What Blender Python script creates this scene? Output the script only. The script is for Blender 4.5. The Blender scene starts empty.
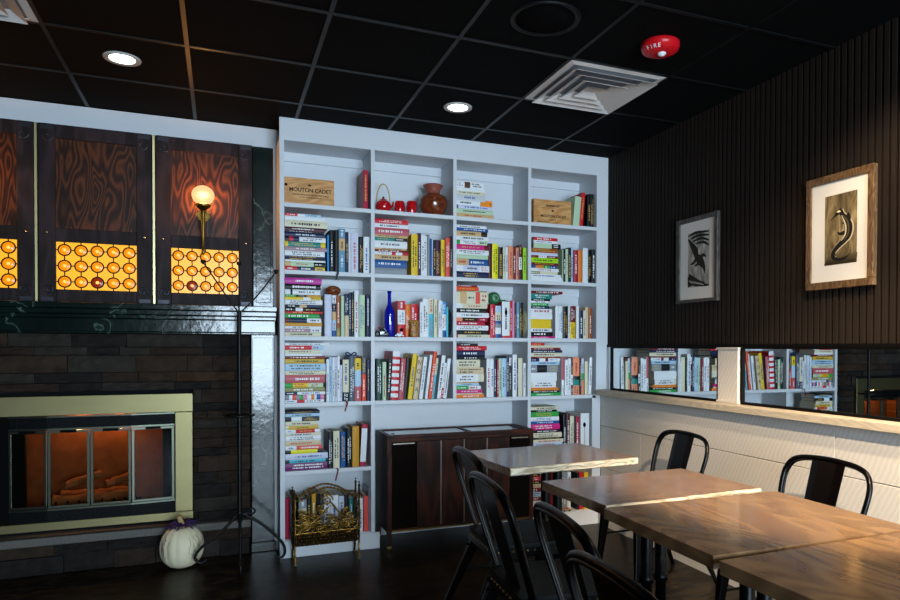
import bpy, math, random
from mathutils import Matrix, Vector
random.seed(7)
S = bpy.context.scene
COL = S.collection
PI = math.pi

# ------------------------------------------------------------------ camera
CAM = Vector((-0.3298, -4.3154, 1.2977))
YAW, PIT, ROL = -0.3912, -0.0133, -0.0021
F, SHX, SHY = 673.69, 49.28, 56.21
R = (Matrix.Rotation(YAW, 3, 'Z') @ Matrix.Rotation(PIT, 3, 'X') @ Matrix.Rotation(ROL, 3, 'Y'))
cd = bpy.data.cameras.new('camera'); cam = bpy.data.objects.new('camera', cd); COL.objects.link(cam)
rt, fw, up = R.col[0], R.col[1], R.col[2]
m3 = Matrix((rt, up, -fw)).transposed()
cam.matrix_world = Matrix.Translation(CAM) @ m3.to_4x4()
cd.sensor_width = 36; cd.lens = F / 900 * 36
cd.shift_x = -SHX / 900; cd.shift_y = SHY / 900
cd.clip_start = 0.05
S.camera = cam

def at(px, py, axis, val):
    "point of the plane X/Y/Z = val seen at photograph pixel px, py"
    d = R @ Vector(((px - 450 - SHX) / F, 1, -(py - 300 - SHY) / F))
    i = 'XYZ'.index(axis)
    return CAM + d * ((val - CAM[i]) / d[i])

# ------------------------------------------------------------------ materials
def lin(h):
    if isinstance(h, tuple): return h
    h = h.lstrip('#'); o = []
    for k in (0, 2, 4):
        c = int(h[k:k+2], 16) / 255
        o.append(c / 12.92 if c <= .04045 else ((c + .055) / 1.055) ** 2.4)
    return tuple(o)
MC = {}
def mat(name, col, rough=.5, metal=0., noise=.12, scale=30., bump=0., coat=0., spec=.3, stretch=(1, 1, 1)):
    if name in MC: return MC[name]
    m = bpy.data.materials.new(name); m.use_nodes = True; nt = m.node_tree; N = nt.nodes; L = nt.links
    b = N['Principled BSDF']; c = lin(col)
    b.inputs['Roughness'].default_value = rough; b.inputs['Metallic'].default_value = metal
    b.inputs['Coat Weight'].default_value = coat; b.inputs['Specular IOR Level'].default_value = spec
    tc = N.new('ShaderNodeTexCoord'); mp = N.new('ShaderNodeMapping'); mp.inputs['Scale'].default_value = stretch
    nz = N.new('ShaderNodeTexNoise'); nz.inputs['Scale'].default_value = scale; nz.inputs['Detail'].default_value = 4
    L.new(tc.outputs['Object'], mp.inputs['Vector']); L.new(mp.outputs['Vector'], nz.inputs['Vector'])
    mx = N.new('ShaderNodeMix'); mx.data_type = 'RGBA'
    mx.inputs[6].default_value = (*[v * (1 - noise) for v in c], 1); mx.inputs[7].default_value = (*[min(1, v * (1 + noise)) for v in c], 1)
    L.new(nz.outputs['Fac'], mx.inputs[0]); L.new(mx.outputs[2], b.inputs['Base Color'])
    if bump:
        bp = N.new('ShaderNodeBump'); bp.inputs['Strength'].default_value = bump; bp.inputs['Distance'].default_value = .004
        L.new(nz.outputs['Fac'], bp.inputs['Height']); L.new(bp.outputs['Normal'], b.inputs['Normal'])
    MC[name] = m; return m
def ramp(N, stops):
    r = N.new('ShaderNodeValToRGB'); e = r.color_ramp.elements
    while len(e) < len(stops): e.new(.5)
    for k, (p, c) in enumerate(stops): e[k].position = p; e[k].color = (*lin(c), 1)
    return r
def wood(name, dark, mid, light, axis='X', scale=1., rough=.35, coat=.0, bump=.15, dist=6., ring=5., dsc=1.2, spec=.4):
    "figured timber: contour rings of a stretched noise field plus fine fibres along one axis"
    m = bpy.data.materials.new(name); m.use_nodes = True; nt = m.node_tree; N = nt.nodes; L = nt.links
    b = N['Principled BSDF']; b.inputs['Roughness'].default_value = rough; b.inputs['Coat Weight'].default_value = coat
    b.inputs['Coat Roughness'].default_value = .12; b.inputs['Specular IOR Level'].default_value = spec
    tc = N.new('ShaderNodeTexCoord')
    def mapped(long, cross):
        mp = N.new('ShaderNodeMapping'); k = 'XYZ'.index(axis); mp.inputs['Scale'].default_value = [long if i == k else cross for i in range(3)]
        L.new(tc.outputs['Object'], mp.inputs['Vector']); return mp.outputs['Vector']
    n1 = N.new('ShaderNodeTexNoise'); n1.inputs['Scale'].default_value = 1.; n1.inputs['Detail'].default_value = 1.2; n1.inputs['Distortion'].default_value = .35
    L.new(mapped(1.1*scale, 4.6*scale), n1.inputs['Vector'])
    mu = N.new('ShaderNodeMath'); mu.operation = 'MULTIPLY'; mu.inputs[1].default_value = ring * 12
    si = N.new('ShaderNodeMath'); si.operation = 'SINE'; L.new(n1.outputs['Fac'], mu.inputs[0]); L.new(mu.outputs[0], si.inputs[0])
    mr = N.new('ShaderNodeMapRange'); mr.inputs['From Min'].default_value = -1; L.new(si.outputs[0], mr.inputs['Value'])
    n2 = N.new('ShaderNodeTexNoise'); n2.inputs['Scale'].default_value = 1.; n2.inputs['Detail'].default_value = 4
    L.new(mapped(7*scale, 130*scale), n2.inputs['Vector'])
    mx = N.new('ShaderNodeMix'); mx.data_type = 'FLOAT'; mx.inputs[0].default_value = .5
    L.new(mr.outputs[0], mx.inputs[2]); L.new(n2.outputs['Fac'], mx.inputs[3])
    r = ramp(N, [(.12, dark), (.5, mid), (.88, light)])
    L.new(mx.outputs[0], r.inputs['Fac']); L.new(r.outputs['Color'], b.inputs['Base Color'])
    if bump:
        bp = N.new('ShaderNodeBump'); bp.inputs['Strength'].default_value = bump; bp.inputs['Distance'].default_value = .002
        L.new(mx.outputs[0], bp.inputs['Height']); L.new(bp.outputs['Normal'], b.inputs['Normal'])
    MC[name] = m; return m
def emit(name, col, strength, rough=.3):
    m = bpy.data.materials.new(name); m.use_nodes = True
    b = m.node_tree.nodes['Principled BSDF']; c = lin(col)
    b.inputs['Base Color'].default_value = (*c, 1); b.inputs['Roughness'].default_value = rough
    b.inputs['Emission Color'].default_value = (*c, 1); b.inputs['Emission Strength'].default_value = strength
    MC[name] = m; return m
def marble(name):
    m = bpy.data.materials.new(name); m.use_nodes = True; nt = m.node_tree; N = nt.nodes; L = nt.links
    b = N['Principled BSDF']; b.inputs['Roughness'].default_value = .15; b.inputs['Specular IOR Level'].default_value = .45
    b.inputs['Coat Weight'].default_value = .12; b.inputs['Coat Roughness'].default_value = .1
    tc = N.new('ShaderNodeTexCoord')
    n1 = N.new('ShaderNodeTexNoise'); n1.inputs['Scale'].default_value = 5; n1.inputs['Detail'].default_value = 6
    L.new(tc.outputs['Object'], n1.inputs['Vector'])
    vm = N.new('ShaderNodeVectorMath'); vm.operation = 'MULTIPLY_ADD'; vm.inputs[1].default_value = (.45,) * 3
    L.new(n1.outputs['Color'], vm.inputs[0]); L.new(tc.outputs['Object'], vm.inputs[2])
    vo = N.new('ShaderNodeTexVoronoi'); vo.feature = 'DISTANCE_TO_EDGE'; vo.inputs['Scale'].default_value = 2.4
    L.new(vm.outputs[0], vo.inputs['Vector'])
    r = ramp(N, [(0, '5d6f68'), (.005, '22352f'), (.025, '0e1b18'), (.5, '09130f')])
    L.new(vo.outputs['Distance'], r.inputs['Fac']); L.new(r.outputs['Color'], b.inputs['Base Color'])
    bp = N.new('ShaderNodeBump'); bp.inputs['Strength'].default_value = .12; bp.inputs['Distance'].default_value = .01
    n2 = N.new('ShaderNodeTexNoise'); n2.inputs['Scale'].default_value = 22; n2.inputs['Detail'].default_value = 3
    L.new(tc.outputs['Object'], n2.inputs['Vector']); L.new(n2.outputs['Fac'], bp.inputs['Height']); L.new(bp.outputs['Normal'], b.inputs['Normal'])
    MC[name] = m; return m
def thin_glass(name, tint='ffffff'):
    m = bpy.data.materials.new(name); m.use_nodes = True; nt = m.node_tree; N = nt.nodes; L = nt.links
    N.remove(N['Principled BSDF']); out = N['Material Output']
    t = N.new('ShaderNodeBsdfTransparent'); t.inputs['Color'].default_value = (*lin(tint), 1)
    g = N.new('ShaderNodeBsdfGlossy'); g.inputs['Roughness'].default_value = .03
    fr = N.new('ShaderNodeFresnel'); fr.inputs['IOR'].default_value = 1.15
    mx = N.new('ShaderNodeMixShader'); L.new(fr.outputs[0], mx.inputs[0]); L.new(t.outputs[0], mx.inputs[1]); L.new(g.outputs[0], mx.inputs[2])
    L.new(mx.outputs[0], out.inputs['Surface']); MC[name] = m; return m

# ------------------------------------------------------------------ mesh builder
class MB:
    def __init__(s): s.v = []; s.f = []; s.mi = []; s.sm = []; s.ms = []
    def m(s, m):
        if m not in s.ms: s.ms.append(m)
        return s.ms.index(m)
    def add(s, vs, fs, m, smooth=False, mis=None):
        o = len(s.v); s.v += [tuple(v) for v in vs]; k = s.m(m) if mis is None else None
        for i, f in enumerate(fs):
            s.f.append([o + j for j in f]); s.mi.append(k if mis is None else s.m(mis[i])); s.sm.append(smooth)
        return s
    def box(s, x0, x1, y0, y1, z0, z1, m):
        if x0 > x1: x0, x1 = x1, x0
        if y0 > y1: y0, y1 = y1, y0
        if z0 > z1: z0, z1 = z1, z0
        return s.add([(x0,y0,z0),(x1,y0,z0),(x1,y1,z0),(x0,y1,z0),(x0,y0,z1),(x1,y0,z1),(x1,y1,z1),(x0,y1,z1)],
              [(0,3,2,1),(4,5,6,7),(0,1,5,4),(1,2,6,5),(2,3,7,6),(3,0,4,7)], m)
    def obox(s, c, ax, ay, az, m):
        "box from a centre and three half-axis vectors"
        c = Vector(c); ax = Vector(ax); ay = Vector(ay); az = Vector(az)
        vs = [c + ax*i + ay*j + az*k for k in (-1, 1) for i, j in ((-1,-1),(1,-1),(1,1),(-1,1))]
        return s.add(vs, [(0,3,2,1),(4,5,6,7),(0,1,5,4),(1,2,6,5),(2,3,7,6),(3,0,4,7)], m)
    def prism(s, poly, axis, a, b, m, smooth=False):
        "2D outline pushed along an axis; outline coords are the two other axes in order"
        n = len(poly)
        def P(p, t): return {'X': (t, p[0], p[1]), 'Y': (p[0], t, p[1]), 'Z': (p[0], p[1], t)}[axis]
        vs = [P(p, a) for p in poly] + [P(p, b) for p in poly]
        fs = [(i, (i+1) % n, n + (i+1) % n, n + i) for i in range(n)]
        s.add(vs, fs, m, smooth); s.add([P(p, a) for p in poly], [tuple(range(n))[::-1]], m); s.add([P(p, b) for p in poly], [tuple(range(n))], m)
        return s
    def tube(s, pts, r, m, n=8, closed=False, cap=True):
        pts = [Vector(p) for p in pts]; N = len(pts); rr = r if isinstance(r, (list, tuple)) else [r] * N
        vs = []; prev = None
        for i, p in enumerate(pts):
            if closed: t = pts[(i+1) % N] - pts[i-1]
            else: t = pts[min(i+1, N-1)] - pts[max(i-1, 0)]
            t.normalize()
            if prev is None:
                a = Vector((0, 0, 1)) if abs(t.z) < .9 else Vector((1, 0, 0)); u = t.cross(a).normalized()
            else:
                u = (prev - t * prev.dot(t))
                u = u.normalized() if u.length > 1e-6 else t.orthogonal().normalized()
            prev = u; w = t.cross(u)
            for k in range(n):
                a = 2 * PI * k / n; vs.append(p + (u * math.cos(a) + w * math.sin(a)) * rr[i])
        fs = []
        for i in range(N if closed else N - 1):
            j = (i + 1) % N
            for k in range(n): fs.append((i*n + k, i*n + (k+1) % n, j*n + (k+1) % n, j*n + k))
        s.add(vs, fs, m, True)
        if cap and not closed:
            s.add(vs[:n], [tuple(range(n))[::-1]], m); s.add(vs[-n:], [tuple(range(n))], m)
        return s
    def lathe(s, prof, c, m, n=24, axis='Z', smooth=True, sx=1., sy=1., cap=True):
        c = Vector(c); vs = []
        for r, h in prof:
            for k in range(n):
                a = 2 * PI * k / n; x, y = r * math.cos(a) * sx, r * math.sin(a) * sy
                vs.append(c + {'Z': Vector((x, y, h)), 'Y': Vector((x, h, y)), 'X': Vector((h, x, y))}[axis])
        fs = []
        for i in range(len(prof) - 1):
            for k in range(n):
                q = (i*n + k, i*n + (k+1) % n, (i+1)*n + (k+1) % n, (i+1)*n + k)
                fs.append(q if axis != 'Y' else q[::-1])
        s.add(vs, fs, m, smooth)
        for i, flip in ((0, True), (len(prof) - 1, False)):
            if cap and prof[i][0] > 1e-4:
                ring = tuple(range(n)); s.add(vs[i*n:i*n+n], [ring[::-1] if flip != (axis == 'Y') else ring], m)
        return s
    def ball(s, c, r, m, n=16, sc=(1, 1, 1)):
        k = max(6, n // 2)
        prof = [(max(1e-5, math.sin(PI * i / k)) * r, -math.cos(PI * i / k) * r) for i in range(k + 1)]
        o = len(s.v); s.lathe(prof, (0, 0, 0), m, n)
        for i in range(o, len(s.v)):
            v = s.v[i]; s.v[i] = (c[0] + v[0]*sc[0], c[1] + v[1]*sc[1], c[2] + v[2]*sc[2])
        return s
    def build(s, name, parent=None, loc=None, bevel=0., seg=2):
        me = bpy.data.meshes.new(name); me.from_pydata(s.v, [], s.f)
        for m in s.ms: me.materials.append(m)
        me.polygons.foreach_set('material_index', s.mi); me.polygons.foreach_set('use_smooth', s.sm); me.update()
        o = bpy.data.objects.new(name, me); COL.objects.link(o)
        if parent: o.parent = parent
        if loc: o.location = loc
        if bevel:
            b = o.modifiers.new('bevel', 'BEVEL'); b.width = bevel; b.segments = seg; b.limit_method = 'ANGLE'; b.angle_limit = math.radians(40)
        return o
def tag(o, label=None, cat=None, group=None, kind=None):
    if label: o['label'] = label
    if cat: o['category'] = cat
    if group: o['group'] = group
    if kind: o['kind'] = kind
    return o
def thing(name, loc, label, cat, group=None, rz=0.):
    o = bpy.data.objects.new(name, None); COL.objects.link(o); o.location = loc; o.rotation_euler.z = rz; o.empty_display_size = .05
    return tag(o, label, cat, group)
def struct(o): o['kind'] = 'structure'; return o
def copy_tree(o, parent=None):
    c = o.copy(); COL.objects.link(c)
    if parent: c.parent = parent
    for ch in list(o.children): copy_tree(ch, c)
    return c
def words(txt, size, m, name, parent, origin, right, upv, align='CENTER', depth=.0004, sx=1., bold=0.):
    "lettering standing at origin, running along right, upright along upv"
    cu = bpy.data.curves.new(name, 'FONT'); cu.body = txt; cu.size = size; cu.align_x = align; cu.align_y = 'CENTER'; cu.extrude = depth; cu.offset = bold
    tmp = bpy.data.objects.new('tmp', cu); COL.objects.link(tmp)
    bpy.context.view_layer.update()
    me = bpy.data.meshes.new_from_object(tmp.evaluated_get(bpy.context.evaluated_depsgraph_get()))
    bpy.data.objects.remove(tmp); bpy.data.curves.remove(cu)
    r = Vector(right).normalized(); u = Vector(upv).normalized(); n = r.cross(u)
    me.transform(Matrix.Translation(Vector(origin)) @ Matrix((r * sx, u, n)).transposed().to_4x4())
    me.materials.clear(); me.materials.append(m)
    o = bpy.data.objects.new(name, me); COL.objects.link(o)
    if parent: o.parent = parent
    return o
def stroke(mb, pts, ws, org, ex, ey, m, off):
    "a flat tapering brush stroke lying on a picture"
    org = Vector(org); ex = Vector(ex); ey = Vector(ey); nn = ex.cross(ey).normalized() * off
    P = [Vector((a, b)) for a, b in pts]; vs = []
    asp = ex.length / ey.length
    for i, p in enumerate(P):
        t = P[min(i+1, len(P)-1)] - P[max(i-1, 0)]; t = Vector((t.x * asp, t.y)); t.normalize(); q = Vector((-t.y / asp, t.x)) * ws[i]
        for sgn in (1, -1):
            c = p + q * sgn; vs.append(org + ex * c.x + ey * c.y + nn)
    mb.add(vs, [(2*i, 2*i+1, 2*i+3, 2*i+2) for i in range(len(P)-1)], m)
def smooth_path(pts, n=6, closed=False):
    P = [Vector(p) for p in pts]; out = []
    N = len(P)
    for i in range(N if closed else N - 1):
        p0 = P[(i-1) % N] if closed else P[max(i-1, 0)]; p1 = P[i]; p2 = P[(i+1) % N]; p3 = P[(i+2) % N] if closed else P[min(i+2, N-1)]
        for k in range(n):
            t = k / n
            out.append(.5 * ((2*p1) + (p2 - p0)*t + (2*p0 - 5*p1 + 4*p2 - p3)*t*t + (3*p1 - p0 - 3*p2 + p3)*t**3))
    if not closed: out.append(P[-1])
    return out
# ------------------------------------------------------------------ setting
H = 2.70
white = mat('white_paint', 'cdd1d6', .45, spec=.3, noise=.03, scale=6)
whitewall = mat('white_wall_paint', 'c9c6bf', .6, noise=.05)
blackpaint = mat('black_paint', '050505', .6, spec=.12)
blackmetal = mat('black_metal', '020203', .28, metal=.0, noise=.2, spec=.2)
iron = mat('wrought_iron', '07080a', .45, metal=.3, bump=.2, scale=60)
brass = mat('brushed_brass', '827956', .45, metal=1., noise=.15, scale=9, stretch=(.3, 1, 1))
agedbrass = mat('aged_brass', '8a6f34', .32, metal=1., noise=.3, scale=40)
darkwall = mat('dark_wall_paint', '101113', .85, spec=.1)
MARBLE = marble('green_marble')

# floor: dark planks
def floor_mat():
    m = bpy.data.materials.new('dark_plank_floor'); m.use_nodes = True; nt = m.node_tree; N = nt.nodes; L = nt.links
    b = N['Principled BSDF']; b.inputs['Roughness'].default_value = .3; b.inputs['Specular IOR Level'].default_value = .08
    tc = N.new('ShaderNodeTexCoord'); mp = N.new('ShaderNodeMapping'); mp.inputs['Scale'].default_value = (2.2, 5, 1)
    L.new(tc.outputs['Object'], mp.inputs['Vector'])
    n = N.new('ShaderNodeTexNoise'); n.inputs['Scale'].default_value = 2.2; n.inputs['Detail'].default_value = 6; n.inputs['Distortion'].default_value = 1.6
    L.new(mp.outputs['Vector'], n.inputs['Vector'])
    r = ramp(N, [(.3, '0a0908'), (.48, '1a140e'), (.56, '33281b'), (.7, '14100c')])
    L.new(n.outputs['Fac'], r.inputs['Fac'])
    br = N.new('ShaderNodeTexBrick'); br.inputs['Scale'].default_value = 1.; br.inputs['Brick Width'].default_value = 1.2; br.inputs['Row Height'].default_value = .18
    br.inputs['Mortar Size'].default_value = .003; br.inputs['Color1'].default_value = (1, 1, 1, 1); br.inputs['Color2'].default_value = (.75, .75, .75, 1); br.inputs['Mortar'].default_value = (.2, .2, .2, 1)
    L.new(tc.outputs['Object'], br.inputs['Vector'])
    mx = N.new('ShaderNodeMix'); mx.data_type = 'RGBA'; mx.blend_type = 'MULTIPLY'; mx.inputs[0].default_value = 1
    L.new(r.outputs['Color'], mx.inputs[6]); L.new(br.outputs['Color'], mx.inputs[7]); L.new(mx.outputs[2], b.inputs['Base Color'])
    return m
XL, XR, YF, YB = -4.2, 2.335, -7.5, .30
struct(MB().box(XL-.1, XR+.1, YF-.1, YB+.1, -.1, 0, floor_mat()).build('floor'))
tile = mat('black_ceiling_tile', '050505', .9, noise=.3, scale=200, bump=.3, spec=.08)
struct(MB().box(XL-.1, XR+.1, YF-.1, YB+.1, H, H+.1, tile).build('ceiling'))
grid = mat('black_grid_bar', '0b0c0d', .42, noise=.05, spec=.3)
g = MB()
GX, GY, GP = -1.0459, -.2682, .5719
k = -6
while GX + k*GP < XR:
    x = GX + k*GP
    if x > XL: g.box(x-.0095, x+.0095, YF, YB, H-.004, H+.001, grid)
    k += 1
k = 0
while GY - k*GP > YF:
    y = GY - k*GP; g.box(XL, XR, y-.0095, y+.0095, H-.0045, H+.001, grid); k += 1
struct(g.build('trim_1'))

# walls
w = MB(); hx0, hx1, hz0, hz1 = -1.508, -.552, .268, .93
w.box(XL-.1, hx0, YB, YB+.1, 0, H, darkwall); w.box(hx1, XR+.1, YB, YB+.1, 0, H, darkwall)
w.box(hx0, hx1, YB, YB+.1, 0, hz0, darkwall); w.box(hx0, hx1, YB, YB+.1, hz1, H, darkwall)
struct(w.build('wall_back'))
struct(MB().box(XL-.1, XL, YF, YB, 0, H, darkwall).build('wall_left'))
WX0, WX1, WZ0, WZ1 = -.5, 2.2, .25, 2.35
w = MB()
w.box(XL, WX0, YF-.1, YF, 0, H, darkwall); w.box(WX1, XR, YF-.1, YF, 0, H, darkwall)
w.box(WX0, WX1, YF-.1, YF, 0, WZ0, darkwall); w.box(WX0, WX1, YF-.1, YF, WZ1, H, darkwall)
struct(w.build('wall_front'))
wf = MB()
for x in (WX0+.03, (WX0+WX1)/2, WX1-.03): wf.box(x-.025, x+.025, YF-.07, YF-.02, WZ0, WZ1, blackpaint)
for z in (WZ0+.025, WZ1-.025): wf.box(WX0, WX1, YF-.07, YF-.02, z-.025, z+.025, blackpaint)
struct(wf.build('window_1'))

# right wall: ribbed dark cladding above, white boards below, ledge and mirrors between
slat = mat('charcoal_slat', '241e1a', .6, spec=.1, noise=.25, scale=12, stretch=(1, 1, .1))
slatback = mat('black_slat_gap', '030303', .9, spec=.03)
w = MB(); w.box(XR, XR+.1, YF, YB, 0, H, slatback)
y = -.005; PT = .0361
while y > -5.2:
    w.box(2.3208, XR+.001, y-.0232, y, 1.318, H, slat); y -= PT
struct(w.build('wall_right'))
struct(MB().box(2.312, XR, -5.2, -.002, 1.300, 1.318, blackpaint).build('trim_2'))
def board_mat():
    m = bpy.data.materials.new('rough_white_board'); m.use_nodes = True; nt = m.node_tree; N = nt.nodes; L = nt.links
    b = N['Principled BSDF']; b.inputs['Roughness'].default_value = .6
    tc = N.new('ShaderNodeTexCoord'); mp = N.new('ShaderNodeMapping'); mp.inputs['Rotation'].default_value = (math.radians(62), 0, 0)
    L.new(tc.outputs['Object'], mp.inputs['Vector'])
    w_ = N.new('ShaderNodeTexWave'); w_.bands_direction = 'Z'; w_.inputs['Scale'].default_value = 13; w_.inputs['Distortion'].default_value = 4.5; w_.inputs['Detail'].default_value = 3
    L.new(mp.outputs['Vector'], w_.inputs['Vector'])
    r = ramp(N, [(0, 'd2cdc4'), (.6, 'd8d3cb'), (1, 'dcd8d0')]); L.new(w_.outputs['Fac'], r.inputs['Fac']); L.new(r.outputs['Color'], b.inputs['Base Color'])
    bp = N.new('ShaderNodeBump'); bp.inputs['Strength'].default_value = .09; bp.inputs['Distance'].default_value = .002
    L.new(w_.outputs['Fac'], bp.inputs['Height']); L.new(bp.outputs['Normal'], b.inputs['Normal'])
    MC['rough_white_board'] = m; return m
BOARD = board_mat()
w = MB()
w.box(2.274, XR, -5.2, -.002, 0, .948, mat('board_gap', '2a2723', .8))
bz = [.125, .415, .72, .948]
cuts = [[-1.35, -3.2], [-.515, -2.6], [-2.06, -3.7]]
for r_ in range(3):
    ys = [-.002] + cuts[r_] + [-5.2]
    for a, b_ in zip(ys[:-1], ys[1:]): w.box(2.262, 2.2745, b_+.0012, a-.0012, bz[r_]+.002, bz[r_+1]-.002, BOARD)
struct(w.build('wall_wainscot', bevel=.0015, seg=1))
bb = MB(); bb.prism([(2.2619, 0), (2.2619, .125), (2.25, .125), (2.244, .11), (2.24, .095), (2.24, 0)], 'Y', -5.2, -.004, whitewall)
struct(bb.build('baseboard_right'))
LEDGE = wood('pale_ledge_wood', 'b9aa92', 'c6b9a2', 'd0c5b0', 'Y', 3., .5, bump=.2)
struct(MB().box(2.217, XR, -5.2, -.002, .948, .985, LEDGE).build('trim_3', bevel=.003))
# white post between the mirrors and a white strip in the corner
p = MB(); p.box(2.302, XR, -1.383, -1.222, .985, 1.300, BOARD)
p.box(2.296, XR, -1.39, -1.215, 1.287, 1.2995, whitewall); p.box(2.296, XR, -1.39, -1.215, .9855, 1.0, whitewall)
struct(p.build('trim_4', bevel=.002))
struct(MB().box(2.31, XR, -.045, -.003, .986, 1.2995, white).build('trim_5'))
mirror_m = bpy.data.materials.new('silvered_glass'); mirror_m.use_nodes = True
b = mirror_m.node_tree.nodes['Principled BSDF']; b.inputs['Base Color'].default_value = (.82, .86, .87, 1); b.inputs['Metallic'].default_value = 1; b.inputs['Roughness'].default_value = .012
def mirror(y0, y1, label):
    t = thing('wall_mirror', (2.33, (y0+y1)/2, .986), label, 'mirror', 'long mirrors above the ledge')
    h = (y0 - y1)/2; f = MB(); z1 = .313; fw_ = .014
    f.box(-.016, .004, -h, h, 0, fw_, blackpaint); f.box(-.016, .004, -h, h, z1-.008, z1, blackpaint)
    f.box(-.016, .004, -h, -h+fw_, fw_, z1-.008, blackpaint); f.box(-.016, .004, h-fw_, h, fw_, z1-.008, blackpaint)
    f.build('frame', t)
    MB().box(-.006, .003, -h+fw_, h-fw_, fw_, z1-.008, mirror_m).build('mirror_glass', t)
mirror(-.047, -1.213, 'black framed wall mirror between the bookcase and the white post')
mirror(-1.392, -4.2, 'long black framed wall mirror below the lit picture, beyond the white post')

# fireplace wall: white header board
struct(MB().box(XL, -.001, .26, YB-.0005, 2.573, H-.005, white).build('trim_6', bevel=.002))
struct(MB().box(-.0185, -.001, .255, YB-.0005, 1.552, 2.572, white).box(-.0185, -.001, .2, YB-.0005, 0, 1.37, white).build('trim_7'))
# ------------------------------------------------------------------ bookcase
CX0, CW, CT = .0284, .53, .0247
SZ = {1: 2.1816, 2: 1.7708, 3: 1.3629, 4: .9511, 5: .5298, 6: .1075}
TOPZ = 2.5603; ST = .026; BD = .2764
def cellx(c): a = CX0 + (c-1)*(CW+CT); return a, a+CW
bk = thing('bookcase', (0, 0, 0), 'tall white built-in bookcase of four columns full of books', 'bookcase')
def bpart(name, *bx, m=None, bev=.0015):
    mb = MB()
    for q in bx: mb.box(*q, m or white)
    return mb.build(name, bk, bevel=bev, seg=1)
bpart('side_panel', (0, CX0, 0, BD, 0, TOPZ))
bpart('side_panel', (2.2225, 2.3195, 0, .02, .9865, TOPZ), (2.2225, 2.245, .02, BD, .951, TOPZ), (2.19, 2.2605, 0, BD, .0, .9465))
bpart('fascia', (0, 2.3195, 0, .022, TOPZ, H-.002), (0, 2.245, .022, BD, TOPZ, TOPZ+.02))
for c in (1, 2, 3):
    x = cellx(c)[1]; bpart('divider', (x, x+CT, 0, BD, (0 if c != 2 else SZ[4]), TOPZ))
bpart('back_panel', (0, 2.245, BD, BD+.012, 0, H-.002), bev=0)
for r_ in range(1, 7):
    for c in range(1, 5):
        if r_ > 4 and c in (2, 3): continue
        a, b_ = cellx(c)
        if c == 4 and r_ > 4: b_ = 2.19
        if r_ == 4 and c == 2:
            bpart('shelf', (a, cellx(3)[1], .0, BD, SZ[4]-ST, SZ[4]-.0001)); continue
        if r_ == 4 and c == 3: continue
        bpart('shelf', (a, b_, 0, BD, SZ[r_]-ST, SZ[r_]-.0001))
for r_ in (1, 2, 3):
    for c in range(1, 5):
        a, b_ = cellx(c); zt = (TOPZ if r_ == 1 else SZ[r_-1]-ST)
        bpart('hanging_rail', (a, b_, BD-.014, BD, zt-.06, zt-.0005))
bpart('kick_board', (-.004, .612, -.014, -.0005, 0, SZ[6]-.004), (.0284, cellx(1)[1], 0, .02, .0, SZ[6]-ST))
bpart('kick_board', (1.665, 2.236, -.014, -.0005, 0, SZ[6]-.004), (cellx(4)[0], 2.19, 0, .02, .0, SZ[6]-ST))

# ------------------------------------------------------------------ books
HUE = {'sw': ('off-white', 'c4c9cd'), 'wh': ('white', 'dfe3e6'), 'cr': ('cream', 'd6cfb4'), 'pb': ('pale blue', 'a8c6dd'), 'lv': ('lavender', 'c9cde0'), 'gy': ('grey', '858d94'),
 'sl': ('slate grey', '4c5965'), 'bk': ('black', '131418'), 'nv': ('navy', '1b2649'), 'bl': ('blue', '1d5191'), 'bb': ('bright blue', '2189cb'), 'sb': ('steel blue', '6290ab'),
 'te': ('teal', '1c8079'), 'pg': ('pale green', 'b7cfae'), 'gr': ('green', '2c9c45'), 'li': ('lime green', '9bd022'), 'dg': ('dark green', '15382e'), 'ol': ('olive', '8c8758'),
 'ye': ('yellow', 'e2be25'), 'by': ('bright yellow', 'e6de1c'), 'mu': ('mustard', 'caa63b'), 'go': ('gold', 'c88f25'), 'ta': ('tan', 'cba877'), 'be': ('beige', 'cdb997'),
 'or': ('orange', 'db772a'), 'ro': ('red-orange', 'de4a1d'), 'sa': ('salmon', 'e38c68'), 'co': ('coral red', 'dd5246'), 're': ('red', 'c61c2a'), 'cm': ('crimson', 'aa1c3b'),
 'dr': ('dark red', '701a20'), 'ma': ('maroon', '4b1526'), 'pl': ('plum', '401b3c'), 'pu': ('purple', '6a2460'), 'rs': ('dusty rose', 'b7545e'), 'mg': ('magenta', 'cc2078'),
 'pm': ('orchid pink', 'ba3595'), 'pk': ('pink', 'd984ac'), 'mv': ('mauve', 'a88490'), 'br': ('brown', '5d3721'), 'db': ('dark brown', '33211a'), 'cy': ('cyan', '45b5c8'), 'wb': ('warm brown', '9a4e22')}
LIGHT = 'wh sw cr pb lv pg by ye mu ta be sa pk li cy'.split()
def bm_(k): return mat('cover_' + HUE[k][0].replace(' ', '_').replace('-', '_'), HUE[k][1], .4, noise=.05, scale=25, spec=.22)
PAGE = mat('book_pages', 'd3c9b3', .8, noise=.15, scale=150, stretch=(1, .05, .05))
ORD = 'first second third fourth fifth sixth seventh eighth ninth tenth eleventh twelfth thirteenth fourteenth fifteenth sixteenth seventeenth eighteenth nineteenth'.split()
ROWN = {1: 'top shelf', 2: 'second shelf', 3: 'third shelf', 4: 'fourth shelf', 5: 'fifth shelf', 6: 'bottom shelf'}
COLN = {1: 'first column', 2: 'second column', 3: 'third column', 4: 'fourth column'}
LW = mat('spine_print_white', 'e9eaea', .5, noise=.02); LK = mat('spine_print_dark', '1b1b22', .5, noise=.02)
LG = mat('spine_print_gold', 'c9a24a', .4, noise=.02); LR = mat('spine_print_red', 'b5242c', .5, noise=.02); LB = mat('spine_print_blue', '27509a', .5, noise=.02)
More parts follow.
